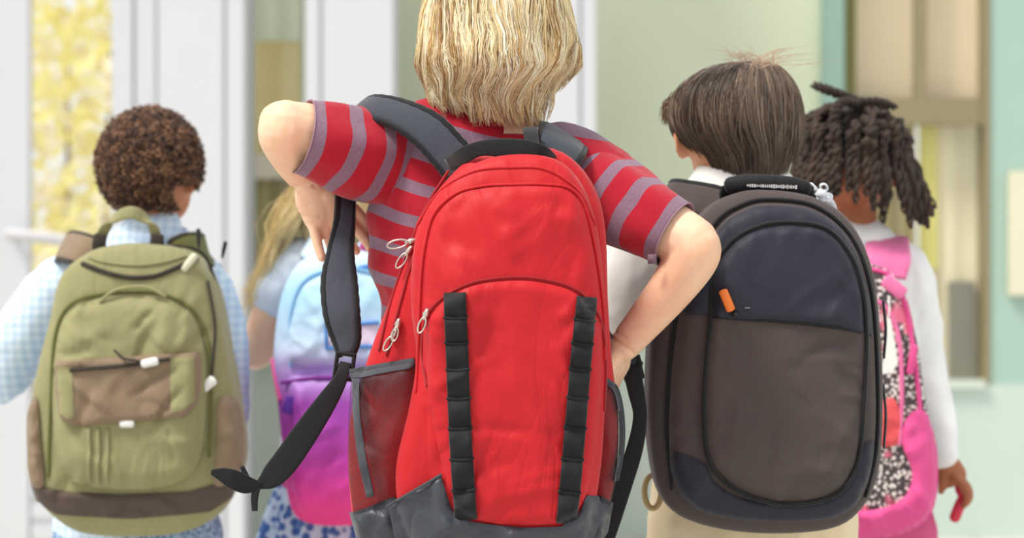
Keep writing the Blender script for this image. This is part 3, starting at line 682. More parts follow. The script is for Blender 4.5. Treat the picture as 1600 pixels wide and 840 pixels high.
def sleeve(rows, parent, mat, s0, n=40, m=44, seed=1, fold=.0022):
    """open sleeve from hem to shoulder, turned-in edge; stripes run round it"""
    q = smooth([[*P(r[0], r[1], r[2]), r[3]] for r in rows], n); c, rad = q[:, :3], q[:, 3]
    T = np.gradient(c, axis=0); T /= np.linalg.norm(T, axis=1)[:, None]; L = np.concatenate([[0], np.cumsum(np.linalg.norm(np.diff(c, axis=0), axis=1))])
    # cross-section tilted like the hem
    w0 = np.array([0, 1., 0]); V = []; S = []; a = np.arange(m)/m*2*math.pi
    for k, (i, sc) in enumerate([(3, .93), (1, .95), (0, .97)]+[(i, 1.0) for i in range(n)]):
        w = w0-np.dot(w0, T[i])*T[i]; w /= np.linalg.norm(w); u = np.cross(T[i], w)
        f = fold*np.clip(L[i]/.04, .25, 1)*(np.sin(a*4+L[i]*22+seed)+.6*np.sin(a*7-L[i]*30+seed*2))
        R_ = rad[i]*sc+(f if sc == 1 else f*.9)
        V.append(c[i]+np.outer(np.cos(a)*R_, w)+np.outer(np.sin(a)*R_, u)); S.append(np.full(m, L[i])+s0+.0015*np.sin(a*3+seed))
    K = len(V); fs = [(i*m+j, (i+1)*m+j, (i+1)*m+(j+1) % m, i*m+(j+1) % m) for i in range(K-1) for j in range(m)]
    o = MB().add(np.vstack(V), fs, s=np.concatenate(S)).build('sleeve', mat, parent)
    hem = V[3]; MB().tube(np.vstack([hem, hem[:1]]), .0014, 6, caps=False).build('hem', plain('hem_thread', (150, 118, 132), .9), o)
    return o
sleeve([(472, 213, 3.18, .0485), (515, 224, 3.195, .0545), (558, 238, 3.215, .061), (600, 250, 3.235, .062), (640, 262, 3.245, .056)], shirt, shirt_m, .0003, seed=1)
sleeve([(1054, 366, 3.165, .0455), (1015, 345, 3.18, .051), (975, 322, 3.205, .058), (930, 300, 3.23, .062), (900, 288, 3.24, .056)], shirt, shirt_m, .0003, seed=4)
MB().box(P(1012, 412, 3.125)-Vector((0, .002, 0)), P(1026, 397, 3.125)).build('hem_tag', plain('grey_tag', (112, 88, 100), .8), shirt)
tb = MB(); legs(tb, P(765, 420, BD).x, BD, .67, foot=False, grow=.012, ankle=.09)
torso(tb, [(780, 600, 930, .09, BD), (830, 605, 925, .1, BD), (870, 640, 890, .08, BD)])
denim = fabric('blue_denim', (70, 88, 120), .85)
link_mesh(remesh(tb, .006, 4), 'trousers', denim, boy)
dsole = plain('white_sole', (225, 222, 215), .7); shoes(P(765, 420, BD).x, BD, fabric('grey_canvas', (110, 112, 118)), dsole, boy)
hm = hair_mat('blond_hair', .4, .45)
hull = Hull([(-48, 776, 776), (-44, 735, 820), (-30, 698, 858), (-8, 674, 880), (25, 662, 890), (60, 657, 894), (90, 655, 896), (110, 660, 894), (130, 668, 878), (150, 672, 866), (175, 676, 860), (203, 692, 852)], BD, 1.1, BD+.005)
hair_on(hull, 'hair', boy, hm, [(250, 236, 198), (246, 226, 176), (230, 196, 136), (206, 164, 104), (252, 244, 218), (160, 114, 64)], nlock=680, per=13, tface=.4, rad=.00075,
        tend=lambda th: (.985 if th > -.5 else .93) if abs(th) < 1.2 else .80, wave=.034, clump=.8, cap=(140, 98, 54), seed=5, kmin=.91, kmax=1.05, flick=.03, spread=.10)

# ---------------------------------------------------------------- red backpack
red = fabric('red_nylon', (190, 23, 32), .58, .06, 1400, .12, .1, .5, .3)
redd = fabric('deep_red_seam', (150, 18, 26), .7, .05, 1400, .1)
slate = fabric('slate_coated_fabric', (58, 61, 70), .42, .1, 1200, .1, .1, .8, .45)
blackw = fabric('black_webbing', (20, 21, 24), .7, .1, 700, .5, .2, .1)
greyw = fabric('grey_padded_mesh', (62, 66, 76), .75, .1, 500, .45, .25, .25)
bindg = fabric('dark_grey_binding', (70, 72, 78), .8, .08, 900, .3)
metal = plain('pale_metal', (205, 196, 184), .28, .9)
def mesh_fabric():
    m, nt, bs = nodes('dark_mesh_fabric'); co = objco(nt); v = N(nt, 'ShaderNodeTexVoronoi'); v.inputs['Scale'].default_value = 520; nt.links.new(co, v.inputs['Vector'])
    bs.inputs['Base Color'].default_value = (*lin((52, 46, 50)), 1); bs.inputs['Roughness'].default_value = .6
    big = noise_n(nt, co, 14, 3); mth = N(nt, 'ShaderNodeMath', operation='MULTIPLY_ADD'); nt.links.new(big, mth.inputs[0]); mth.inputs[1].default_value = .5; mth.inputs[2].default_value = .25
    mp = N(nt, 'ShaderNodeMapRange'); nt.links.new(v.outputs['Distance'], mp.inputs[0]); mp.inputs[1].default_value = .25; mp.inputs[2].default_value = .5; mp.inputs[3].default_value = .16; mp.inputs[4].default_value = .5
    nt.links.new(mp.outputs[0], bs.inputs['Alpha']); return m
meshf = mesh_fabric()
rp = thing('backpack', (P(790, 420, 3.06).x, 3.06, P(790, 885, 3.06).z), 'red backpack with black ladder webbing on the front and grey base', 'backpack')
back = Pillow([(815, 228), (880, 238), (925, 285), (945, 350), (950, 470), (956, 560), (966, 650), (962, 740), (938, 830), (900, 876), (760, 888), (620, 878), (562, 845), (546, 760), (548, 650), (578, 550), (614, 455), (645, 365), (690, 290), (745, 242)], 3.06, 3.015, 3.155, .05, .01, 5, ctr=(790, 560), wr=.003, seed=4)
back.build('main_compartment', red, rp)
front = Pillow([(812, 240), (872, 250), (912, 292), (934, 360), (945, 460), (949, 560), (945, 650), (938, 740), (918, 840), (880, 868), (760, 876), (665, 868), (628, 815), (618, 735), (638, 640), (650, 560), (642, 480), (644, 400), (660, 340), (694, 290), (748, 252)], 2.99, 2.955, 3.06, .035, .02, 5, ctr=(795, 560), wr=.0028, seed=8)
front.build('front_compartment', red, rp)
pan = Layer(front, [(800, 292), (850, 292), (888, 299), (912, 332), (928, 400), (938, 480), (940, 560), (936, 660), (928, 760), (905, 820), (800, 845), (700, 830), (672, 740), (668, 640), (662, 560), (664, 470), (668, 400), (682, 340), (715, 306), (755, 295)], .009, .012, wr=.003, seed=21)
pan.build('front_panel', red, rp)
piping(front, [(650, 610), (655, 520), (658, 440), (664, 385), (678, 335), (712, 303), (756, 291), (805, 289), (852, 289), (892, 296), (916, 328), (932, 400), (943, 485), (945, 560)], .0022, 'seam_piping', red, rp, .001, 90)
piping(front, [(668, 560), (666, 470), (670, 400), (684, 342), (716, 309), (756, 298), (805, 296), (850, 296), (886, 302), (909, 335), (924, 400)], .0016, 'zip_coil', redd, rp, .0015, 90)
piping(front, [(652, 350), (685, 300), (740, 268), (800, 262), (855, 266), (905, 300), (930, 350)], .0018, 'seam_piping', red, rp, .0005, 60)
pock = Layer(pan, [(670, 505), (694, 470), (740, 446), (800, 438), (850, 442), (898, 458), (930, 498), (940, 560), (936, 650), (922, 745), (900, 795), (870, 812), (800, 814), (745, 806), (712, 780), (690, 715), (672, 620), (667, 555)], .012, .010, wr=.0018, seed=31)
pock.build('front_pocket', red, rp)
piping(pan, [(668, 600), (660, 545), (668, 495), (694, 464), (740, 441), (800, 433), (852, 437), (902, 454), (936, 496), (946, 560), (944, 640)], .0022, 'zip_coil', redd, rp, .001, 80)
base = Layer(pan, [(606, 790), (640, 768), (690, 738), (706, 790), (716, 806), (760, 814), (820, 820), (876, 818), (902, 802), (916, 770), (936, 775), (944, 800), (925, 852), (885, 880), (760, 890), (660, 882), (616, 840)], .009, .008, sm=False, wr=.004, seed=41)
base.build('base_panel', slate, rp)
piping(front, [(606, 790), (640, 768), (690, 738)], .002, 'seam_piping', bindg, rp, .012, 20)
bs2 = Layer(back, [(546, 800), (578, 788), (620, 772), (640, 860), (600, 886), (562, 858)], .01, .01, sm=False, wr=.003, seed=43); bs2.build('base_panel', slate, rp)
bs3 = Layer(back, [(938, 770), (958, 785), (950, 830), (925, 868), (915, 840), (925, 790)], .012, .01, sm=False, wr=.003, seed=44); bs3.build('base_panel', slate, rp)
# mesh side pockets
ml = Layer(back, [(550, 580), (600, 570), (648, 562), (654, 590), (644, 640), (622, 700), (618, 772), (580, 788), (556, 808), (546, 740), (545, 660)], .018, .014, sm=False, wr=.003, seed=51)
mlo = ml.build('side_pocket', meshf, rp, label='dark see-through mesh side pocket')
webbing(ml, [(547, 584), (600, 573), (650, 564)], 15, 'top_binding', bindg, mlo, .003, 24)
webbing(ml, [(557, 590), (560, 640), (568, 700), (582, 770)], 13, 'edge_binding', bindg, mlo, .003, 30)
piping(ml, [(557, 808), (580, 790), (618, 773)], .002, 'seam_piping', bindg, mlo, .003, 20)
mr = Layer(back, [(936, 596), (958, 600), (970, 640), (973, 690), (966, 740), (952, 792), (934, 775), (938, 700)], .018, .014, sm=False, wr=.002, seed=52)
mro = mr.build('side_pocket', meshf, rp, label='dark see-through mesh side pocket')
webbing(mr, [(944, 592), (962, 608), (971, 650), (971, 700), (962, 750)], 10, 'edge_binding', bindg, mro, .003, 30)
# ladder webbing
for pts, w in (([(712, 456), (716, 560), (721, 680), (729, 808)], 35), ([(916, 463), (906, 560), (896, 680), (884, 814)], 33)):
    wbg = webbing(pock, pts, w, 'ladder_webbing', blackw, rp, .003, 120, (.007, 8))
    q = smooth(pts, 121)
    for k in range(1, 8):
        i = int(k*15); a, c = q[i], q[min(i+1, 120)]; t = (c-a)/np.linalg.norm(c-a); nrm = np.array([t[1], -t[0]])
        piping(pock, [tuple(a-nrm*w*.49), tuple(a+t*2), tuple(a+nrm*w*.49)], .0021, 'bar_tack', blackw, wbg, .004, 8, 6)
# zips and pulls
piping(back, [(700, 268), (662, 330), (638, 395), (612, 470), (594, 545)], .002, 'zip_coil', redd, rp, .001, 50)
piping(back, [(672, 330), (648, 400), (628, 470), (606, 552)], .002, 'zip_coil', redd, rp, .001, 50)
for px, py, an, L, s_ in ((667, 490, 250, .020, pan), (643, 377, 192, .026, back), (640, 392, 235, .022, back), (624, 505, 255, .018, back), (618, 520, 240, .020, back)):
    q = px2([(px, py)], s_.d)[0]; zip_pull((q[0], float(np.ravel(s_.y(q[:1], q[1:]))[0])-.006, q[1]), an, L, metal, rp)
# grab handle, shoulder straps and loose ends
strap([(700, 258, 3.09, 22), (722, 244, 3.05, 26), (750, 232, 3.03, 24), (785, 231, 3.015, 30, 100), (820, 234, 3.005, 32, 88), (850, 240, 3.01, 24, 70), (866, 256, 3.05, 22, 50)], .003, 'grab_handle', blackw, rp, 50)
strap([(838, 252, 3.03, 20, 0), (832, 225, 3.06, 22, 0), (829, 205, 3.09, 24, 0), (831, 202, 3.13, 24, 0), (834, 235, 3.15, 24, 0)], .0035, 'loop_tab', blackw, rp, 40)
ls = strap([(722, 262, 3.13, 54, 38), (700, 236, 3.135, 52, 40), (668, 203, 3.145, 50, 46), (628, 180, 3.165, 42, 66, 15), (588, 169, 3.2, 40, 78, 40), (560, 172, 3.255, 40, 60, 70), (546, 210, 3.30, 36, 10, 40), (540, 262, 3.285, 26, 0, 50), (540, 305, 3.25, 24, 0, 40), (538, 350, 3.215, 24, 4, 30), (532, 395, 3.185, 32, 2), (530, 440, 3.17, 46, 0), (534, 490, 3.15, 46, 6), (541, 528, 3.145, 36, 12), (541, 552, 3.14, 20, 12)], .013, 'shoulder_strap', greyw, rp, 130, 5, blackw, .02)
buckle(P(538, 572, 3.13), .011, .016, -8, blackw, rp)
strap([(540, 566, 3.13, 18, 10), (532, 592, 3.12, 22, -30), (512, 625, 3.11, 32, -36), (480, 672, 3.10, 40, -38), (448, 718, 3.09, 42, -38), (424, 745, 3.085, 36, -30), (404, 758, 3.08, 14, -60)], .003, 'loose_webbing', blackw, rp, 60)
strap([(408, 757, 3.08, 10, 80), (386, 757, 3.075, 28, 75), (364, 748, 3.07, 30, 72), (347, 741, 3.07, 22, 70), (330, 737, 3.07, 8, 70)], .003, 'loose_webbing', blackw, rp, 40)
strap([(404, 757, 3.08, 10, 10), (398, 775, 3.078, 12, 5), (398, 798, 3.076, 9, 0)], .003, 'webbing_tail', blackw, rp, 20)
strap([(392, 760, 3.082, 8, 30), (384, 742, 3.085, 9, 20), (378, 728, 3.087, 7, 20)], .003, 'webbing_tail', blackw, rp, 16)
strap([(858, 282, 3.135, 56, -22), (866, 255, 3.135, 62, -24), (876, 226, 3.16, 74, -28), (884, 214, 3.22, 74, -30), (905, 236, 3.29, 60, -25), (905, 320, 3.35, 48, -10), (908, 430, 3.357, 40, 0), (925, 510, 3.345, 34, 0), (965, 548, 3.30, 30, -30), (986, 566, 3.24, 28, -10)], .013, 'shoulder_strap', greyw, rp, 90, 5, blackw)
buckle(P(988, 575, 3.225), .011, .014, 12, blackw, rp)
strap([(986, 570, 3.225, 30, 8), (994, 612, 3.21, 26, 6), (1000, 650, 3.2, 22, 2), (992, 700, 3.19, 26, -12), (972, 760, 3.17, 30, -18), (950, 830, 3.15, 28, -20), (935, 870, 3.13, 26, -20)], .003, 'loose_webbing', blackw, rp, 50)
# ---------------------------------------------------------------- more materials
def check_mat(name, a, b_, c_, sc=90):
    m, nt, bs = nodes(name); co = objco(nt); cols = []
    for ax in ('X', 'Z'):
        w = N(nt, 'ShaderNodeTexWave', bands_direction=ax); w.inputs['Scale'].default_value = sc/6.28; w.inputs['Distortion'].default_value = .6; nt.links.new(co, w.inputs['Vector']); cols.append(w.outputs['Fac'])
    k = mixcol(nt, cols[0], lin(a), lin(b_)); k2 = mixcol(nt, cols[1], lin(a), lin(c_)); nt.links.new(mixcol(nt, .5, k, k2), bs.inputs['Base Color'])
    bs.inputs['Roughness'].default_value = .85; bump(nt, bs, noise_n(nt, objco(nt, (1, 1, .6)), 22, 3), .4, .008); return m
def speck_mat(name, base, dark, lo=.42, hi=.55, sc=70, third=None):
    m, nt, bs = nodes(name); co = objco(nt); v = N(nt, 'ShaderNodeTexVoronoi'); v.inputs['Scale'].default_value = sc; nt.links.new(co, v.inputs['Vector'])
    r_ = ramp(nt, v.outputs['Distance'], [(lo, (0, 0, 0)), (hi, (1, 1, 1))]); k = mixcol(nt, r_, lin(base), lin(dark))
    if third:
        r2 = ramp(nt, noise_n(nt, co, 16, 2), [(.55, (0, 0, 0)), (.62, (1, 1, 1))]); k = mixcol(nt, r2, k, lin(third))
    nt.links.new(k, bs.inputs['Base Color']); bs.inputs['Roughness'].default_value = .8
    bump(nt, bs, noise_n(nt, objco(nt, (1, 1, .6)), 24, 3), .35, .006); return m
def cloth(mb, voxel, amp=.003, seed=1, it=6, sc=30):
    return remesh(mb, voxel, it, lambda co: amp*wn(co[:, 0]*sc+co[:, 1]*sc*.7, co[:, 2]*sc*.8, seed))
black_pl = plain('black_plastic', (24, 24, 26), .4); white_pl = plain('white_plastic', (236, 236, 232), .4)

# ---------------------------------------------------------------- dark haired boy and charcoal backpack
DD = 3.52
brown = skin_mat('warm_skin', (226, 170, 132), (210, 138, 100))
b2 = thing('person', (P(1175, 420, DD).x, DD, 0), 'child with straight dark brown hair, white shirt and beige trousers', 'person')
b = MB(); at = head(b, P(1149, 204, DD+.01), .075, .088, .084, yaw=.12)
b.tube([P(1160, 320, DD), P(1155, 285, DD+.004), P(1152, 240, DD+.01)], [.05, .041, .042], 16)
TD = [(305, 1085, 1235, .05, DD), (345, 1045, 1265, .07, DD), (400, 1030, 1285, .08, DD), (600, 1040, 1300, .08, DD), (780, 1035, 1315, .085, DD), (880, 1060, 1290, .07, DD)]
torso(b, TD); X2 = P(1175, 420, DD).x
b.tube([P(1060, 345, DD), P(1012, 385, DD+.01), P(985, 450, DD+.02), P(978, 505, DD+.04)], [.045, .04, .036, .032], 14, res=14)
w_ = P(1010, 470, DD+.2); b.tube([P(978, 505, DD+.04), P(990, 490, DD+.12), w_], [.032, .029, .022], 14, res=10); hand(b, w_, (.5, .4, .6), (.5, -.4, .2), -1, .95, .9)
b.tube([P(1250, 350, DD+.02), P(1295, 400, DD+.05), P(1310, 470, DD+.07), P(1318, 530, DD+.09)], [.045, .04, .036, .032], 14, res=14)
w_ = P(1290, 480, DD+.24); b.tube([P(1318, 530, DD+.09), P(1305, 505, DD+.16), w_], [.032, .029, .022], 14, res=10); hand(b, w_, (-.5, .4, .6), (-.5, -.4, .2), 1, .95, .9)
legs(b, X2, DD, .62); link_mesh(remesh(b, .0045, 5), 'body', brown, b2); face_parts(at, brown, b2)
sb = MB(); torso(sb, [(r[0], r[1]-14, r[2]+14, r[3]+.014, r[4]) for r in TD[:-1]])
sb.tube([P(1155, 310, DD), P(1064, 350, DD), P(1008, 392, DD+.01), P(980, 450, DD+.02), P(972, 512, DD+.04)], [.052, .05, .054, .052, .046], 18, res=18)
sb.tube([P(972, 512, DD+.04), P(986, 496, DD+.1), P(1000, 482, DD+.15)], [.044, .04, .034], 16)
sb.tube([P(1155, 312, DD), P(1245, 348, DD+.02), P(1295, 405, DD+.05), P(1312, 470, DD+.07), P(1320, 532, DD+.09)], [.052, .05, .047, .044, .042], 18, res=18)
sb.tube([P(1320, 532, DD+.09), P(1308, 510, DD+.15), P(1298, 490, DD+.2)], [.042, .038, .034], 16)
sb.tube([P(1157, 322, DD+.004), P(1156, 304, DD+.006)], [.06, .05], 18)
link_mesh(cloth(sb, .006, .003, 3), 'shirt', fabric('white_cotton', (238, 236, 230), .85, .03), b2)
tb = MB(); legs(tb, X2, DD, .64, foot=False, grow=.014, ankle=.09); torso(tb, [(752, 1016, 1322, .1, DD), (830, 1012, 1324, .105, DD), (900, 1050, 1290, .085, DD)])
link_mesh(cloth(tb, .006, .003, 5), 'trousers', fabric('beige_cotton', (226, 208, 172), .85, .06), b2); shoes(X2, DD, fabric('brown_canvas', (110, 84, 60)), dsole, b2)
hd = hair_mat('dark_hair', .5, .3)
hull = Hull([(97, 1180, 1180), (99, 1135, 1205), (108, 1100, 1222), (128, 1070, 1238), (155, 1052, 1248), (190, 1048, 1253), (218, 1060, 1251), (240, 1082, 1246), (265, 1098, 1238), (284, 1108, 1228)], DD, 1.08, DD+.005)
hr = hair_on(hull, 'hair', b2, hd, [(74, 58, 46), (98, 80, 66), (124, 104, 88), (58, 46, 38), (142, 122, 106)], nlock=520, per=11, tface=.45, rad=.0008, tend=lambda th: .99 if abs(th) < 1.0 else .84, wave=.006, clump=.45, cap=(58, 46, 38), seed=12, kmin=.95, kmax=1.03)
r = np.random.default_rng(2); pp = []
for k in range(90):
    a = P(1185+r.normal(0, 14), 106+r.uniform(0, 12), DD-.03+r.normal(0, .02)); dx, dz = r.normal(-.008 if k % 3 else .03, .022), r.uniform(.012, .036)
    pp.append([a, a+Vector((dx*.3, 0, dz*.55)), a+Vector((dx*.7, 0, dz*.9)), a+Vector((dx*1.3, 0, dz))])
strands_mesh(np.array([[tuple(q) for q in p] for p in pp]), np.full(90, .0005), np.tile(lin((190, 160, 135)), (90, 1)), 'flyaway_strands', hd, hr, kind='stuff')
pp = []
for k in range(160):
    a = P(1058+r.normal(0, 5), 160+r.normal(0, 8), DD+.03+r.normal(0, .02)); e = P(1040+r.normal(0, 4), 186+r.normal(0, 7), DD+.04+r.normal(0, .015)); m_ = (a+e)/2+Vector((-.006, 0, .006)); pp.append([a, m_, e])
strands_mesh(np.array([[tuple(q) for q in p] for p in pp]), np.full(160, .0008), np.tile(lin((128, 98, 74)), (160, 1)), 'side_tuft', hd, hr, kind='stuff')

char = fabric('charcoal_brown_fabric', (78, 68, 66), .8, .1, 800, .35, .15, .3); navy = fabric('navy_black_fabric', (38, 39, 52), .6, .1, 900, .3, .15, .3)
blk = fabric('black_trim', (24, 23, 26), .7, .08, 900, .3)
dp = thing('backpack', (P(1195, 420, 3.33).x, 3.33, P(1195, 833, 3.3).z), 'charcoal and navy backpack with orange zip tab', 'backpack')
dk = Pillow([(1195, 296), (1268, 306), (1326, 342), (1362, 415), (1376, 520), (1380, 640), (1372, 740), (1342, 800), (1290, 828), (1180, 833), (1085, 816), (1036, 780), (1016, 700), (1013, 590), (1024, 480), (1056, 395), (1105, 328), (1148, 302)], 3.29, 3.25, 3.42, .05, .012, 5, ctr=(1195, 580), wr=.002, seed=61)
dk.build('main_compartment', char, dp)
df = Layer(dk, [(1200, 318), (1268, 328), (1322, 372), (1352, 450), (1362, 560), (1362, 680), (1346, 765), (1300, 806), (1190, 812), (1090, 794), (1050, 745), (1044, 650), (1056, 510), (1080, 420), (1122, 352), (1160, 326)], .016, .02, wr=.002, seed=62)
df.build('front_panel', char, dp)
piping(dk, [(1047, 760), (1039, 650), (1051, 510), (1075, 418), (1117, 347), (1158, 320), (1200, 312), (1270, 322), (1326, 368), (1357, 448), (1367, 560), (1367, 690), (1350, 772)], .003, 'seam_piping', blk, dp, .002, 110)
Layer(df, [(1200, 322), (1268, 331), (1320, 374), (1350, 452), (1358, 520), (1346, 516), (1300, 508), (1200, 500), (1110, 490), (1064, 484), (1082, 422), (1124, 355), (1162, 329)], .006, .006, seed=63).build('upper_panel', navy, dp)
Layer(df, [(1045, 704), (1072, 708), (1098, 722), (1112, 748), (1150, 772), (1220, 784), (1290, 774), (1320, 745), (1332, 700), (1362, 690), (1346, 765), (1300, 806), (1190, 813), (1090, 795), (1050, 748)], .006, .006, seed=64).build('base_panel', navy, dp)
po = [(1106, 500), (1112, 425), (1138, 382), (1180, 358), (1230, 352), (1282, 362), (1316, 398), (1336, 450), (1342, 520), (1338, 620), (1328, 715), (1292, 764), (1220, 777), (1150, 758), (1108, 714), (1098, 640), (1102, 560)]
dpo = Layer(df, po, .011, .012, wr=.0015, seed=65); dpo.build('front_pocket', char, dp)
Layer(dpo, [(1107, 490), (1113, 427), (1139, 384), (1180, 360), (1230, 354), (1281, 364), (1315, 400), (1334, 450), (1340, 514), (1290, 506), (1200, 498)], .005, .005, seed=66).build('upper_pocket_panel', navy, dp)
piping(df, [(1104, 500), (1110, 423), (1136, 379), (1180, 354), (1230, 348), (1284, 358), (1320, 396), (1340, 450), (1346, 520), (1342, 620), (1332, 718), (1295, 769), (1220, 782), (1148, 762), (1104, 718), (1094, 640), (1098, 560), (1104, 500)], .003, 'zip_coil', blk, dp, .0075, 120)  # black coil round the pocket also stands in for its dark shadow band
webbing(dpo, [(1108, 490), (1160, 494), (1220, 498), (1290, 506), (1342, 514)], 11, 'zip_tape', blk, dp, .003, 40)
q = px2([(1128, 468)], dpo.d)[0]; zy = float(np.ravel(dpo.y(q[:1], q[1:]))[0])
zt = MB().tube([P(1123, 453, dpo.d)*0+Vector((q[0]-.005, zy-.009, q[1]+.012)), Vector((q[0], zy-.011, q[1])), Vector((q[0]+.005, zy-.009, q[1]-.012))], [(.0062, .0028)]*3, 12, wdir=(1, 0, .3)).build('zip_tab', plain('orange_rubber', (236, 122, 44), .5), dp, label='orange rubber zip tab')
MB().box((q[0]+.006, zy-.010, q[1]-.022), (q[0]+.017, zy-.003, q[1]-.015), .0015).build('zip_slider', black_pl, zt); MB().box((q[0]+.024, zy-.007, q[1]-.011), (q[0]+.031, zy-.004, q[1]-.009)).build('mark', plain('grey_mark', (110, 112, 124), .5), dp)
hb = MB().tube([P(1141, 290, 3.31), P(1170, 286, 3.305), P(1230, 289, 3.305), P(1258, 294, 3.31)], [(.012, .009), (.0125, .01), (.0125, .01), (.011, .009)], 16, wdir=(0, 0, 1), res=14).build('grab_handle', blk, dp)
# unreadable pale lettering on the handle
r = np.random.default_rng(9); x = 1167; lm = plain('pale_print', (196, 192, 192), .6)
while x < 1244:
    bold = x > 1205; w = r.uniform(1.6, 3.0); h = r.uniform(2.4, 4.4) if bold else r.uniform(1.4, 3.4); c0 = P(x, 289.5+(x-1167)*.035, 3.2945)
    MB().box((c0.x, c0.y-.0004, c0.z-h/F*3.3*.75), (c0.x+w/F*3.3, c0.y+.0012, c0.z+h/F*3.3*.75)).build('printed_mark', lm, hb, False); x += w+1.1
for a, c in (((1141, 292), (1136, 312)), ((1258, 294), (1264, 314))): MB().tube([P(*a, 3.312), P((a[0]+c[0])/2-2, (a[1]+c[1])/2, 3.325), P(*c, 3.34)], [(.012, .003)]*3, 8, wdir=(1, 0, 0)).build('handle_anchor', blk, hb)
strap([(1135, 330, 3.40, 62, 12), (1110, 318, 3.41, 56, 40), (1082, 308, 3.43, 44, 78, 20), (1046, 304, 3.49, 40, 82, 40), (1045, 330, 3.6, 50, 10, 30), (1052, 430, 3.628, 46, 0), (1040, 520, 3.618, 40, 0, 20), (1018, 620, 3.52, 30, 0, 75), (1030, 740, 3.42, 26, 0, 80)], .012, 'shoulder_strap', char, dp, 80, 5, blk)
strap([(1270, 340, 3.40, 56, -12), (1272, 330, 3.44, 50, -30), (1272, 326, 3.52, 50, -60, 50), (1265, 370, 3.615, 46, -10, 20), (1270, 460, 3.628, 44, 0), (1310, 570, 3.6, 38, 0, 50), (1362, 680, 3.46, 30, 0, 70)], .012, 'shoulder_strap', char, dp, 70, 5, blk)
KT = np.arange(25)/24*6.283; MB().tube([P(1020+13*math.cos(t), 768+26*math.sin(t), 3.44) for t in KT], .0042, 8).build('webbing_ring', plain('tan_ring', (176, 152, 104), .5), dp)
for z0, z1 in ((470, 560), (600, 700)): strap([(1380, z0, 3.36, 10, 0, 70), (1384, (z0+z1)/2, 3.36, 12, 0, 70), (1381, z1, 3.36, 10, 0, 70)], .003, 'side_strap', blk, dp, 16)
# crumpled white ribbon on top of the bag
rb = MB(); r = np.random.default_rng(21)
for k in range(7):
    c0 = P(1284+r.normal(0, 5), 302+r.normal(0, 5), 3.33); an = k*.9+.3; L = r.uniform(.009, .016); d_ = Vector((math.cos(an), r.normal(0, .3), math.sin(an)*.8))
    s_ = d_.cross(Vector((0, 1, 0))).normalized(); rb.tube([c0, c0+d_*L*.6+s_*.005, c0+d_*L, c0+d_*L*.55-s_*.006, c0], [(.005, .0016)]*5, 8, wdir=(0, 1, .2), res=16)
rb.tube([P(1288, 308, 3.33), P(1300, 318, 3.335), P(1306, 330, 3.34)], [(.006, .002), (.005, .002), (.003, .002)], 8, wdir=(1, 0, .4), res=8)
rb.ball(P(1284, 303, 3.328), (.008, .006, .007), 10)
link_mesh(remesh(rb, .0012, 1), 'ribbon_bow', fabric('white_satin', (226, 230, 236), .35, .08), None, label='crumpled white ribbon bow on top of the charcoal backpack', cat='ribbon')

# ---------------------------------------------------------------- curly haired boy and olive backpack
OD = 4.22
tanskin = skin_mat('tan_skin', (205, 140, 100), (190, 110, 76)); X3 = P(215, 420, OD).x
b3 = thing('person', (X3, OD, 0), 'child with short curly brown hair in pale blue shirt carrying olive backpack', 'person')
b = MB(); at = head(b, P(238, 262, OD+.01), .07, .086, .096, yaw=-.3)
b.tube([P(232, 410, OD), P(238, 365, OD), P(240, 310, OD+.01)], [.05, .039, .04], 16)
TO = [(398, 165, 290, .045, OD), (425, 115, 325, .065, OD), (480, 105, 325, .075, OD), (650, 110, 320, .075, OD), (800, 105, 325, .08, OD), (880, 130, 300, .07, OD)]
torso(b, TO)
AL = [P(130, 435, OD), P(75, 465, OD), P(25, 530, OD), P(0, 585, OD+.02)]; AR = [P(300, 437, OD), P(328, 478, OD+.01), P(344, 560, OD+.02), P(350, 640, OD+.04)]
wl, wr2 = P(45, 560, OD+.22), P(330, 560, OD+.24)
for A, w_ in ((AL, wl), (AR, wr2)): b.tube(A, [.042, .038, .034, .031], 14, res=14); b.tube([A[-1], (A[-1]+w_)/2, w_], [.031, .028, .022], 14, res=8)
hand(b, wl, (.4, .3, .7), (.6, -.4, 0), -1, .95, .9); hand(b, wr2, (-.4, .3, .7), (-.6, -.4, 0), 1, .95, .9)
legs(b, X3, OD, .52, .92); link_mesh(remesh(b, .0045, 5), 'body', tanskin, b3); face_parts(at, tanskin, b3)
sb = MB(); torso(sb, [(r_[0], r_[1]-12, r_[2]+12, r_[3]+.014, r_[4]) for r_ in TO[:-1]]+[(835, 75, 330, .105, OD)])
for A, w_ in ((AL, wl), (AR, wr2)): sb.tube([P(230, 415, OD)]+A, [.05, .054, .052, .05, .046], 18, res=18); sb.tube([A[-1], (A[-1]+w_)/2, A[-1].lerp(w_, .8)], [.05, .045, .038], 16, res=8)
sb.tube([P(234, 405, OD), P(236, 362, OD)], [.062, .054], 18)
link_mesh(cloth(sb, .006, .004, 8), 'shirt', check_mat('blue_checked_cotton', (222, 234, 246), (176, 202, 230), (180, 206, 230), 130), b3)
MB().tube([P(238+54*math.cos(t), 368-7*math.sin(t), OD+.052*math.sin(t)) for t in KT], [(.012, .004)]*25, 10, wdir=(0, 0, 1)).build('collar', check_mat('pale_blue_collar', (214, 228, 246), (176, 202, 236), (190, 212, 240), 160), b3)
tb = MB(); legs(tb, X3, OD, .54, .92, foot=False, grow=.014, ankle=.09); torso(tb, [(800, 95, 335, .095, OD), (850, 95, 335, .1, OD), (910, 120, 310, .08, OD)])
link_mesh(cloth(tb, .007, .003, 5), 'trousers', speck_mat('blue_speckled_denim', (92, 126, 166), (170, 196, 220), .3, .6, 120), b3); shoes(X3, OD, fabric('navy_canvas', (50, 60, 90)), dsole, b3)
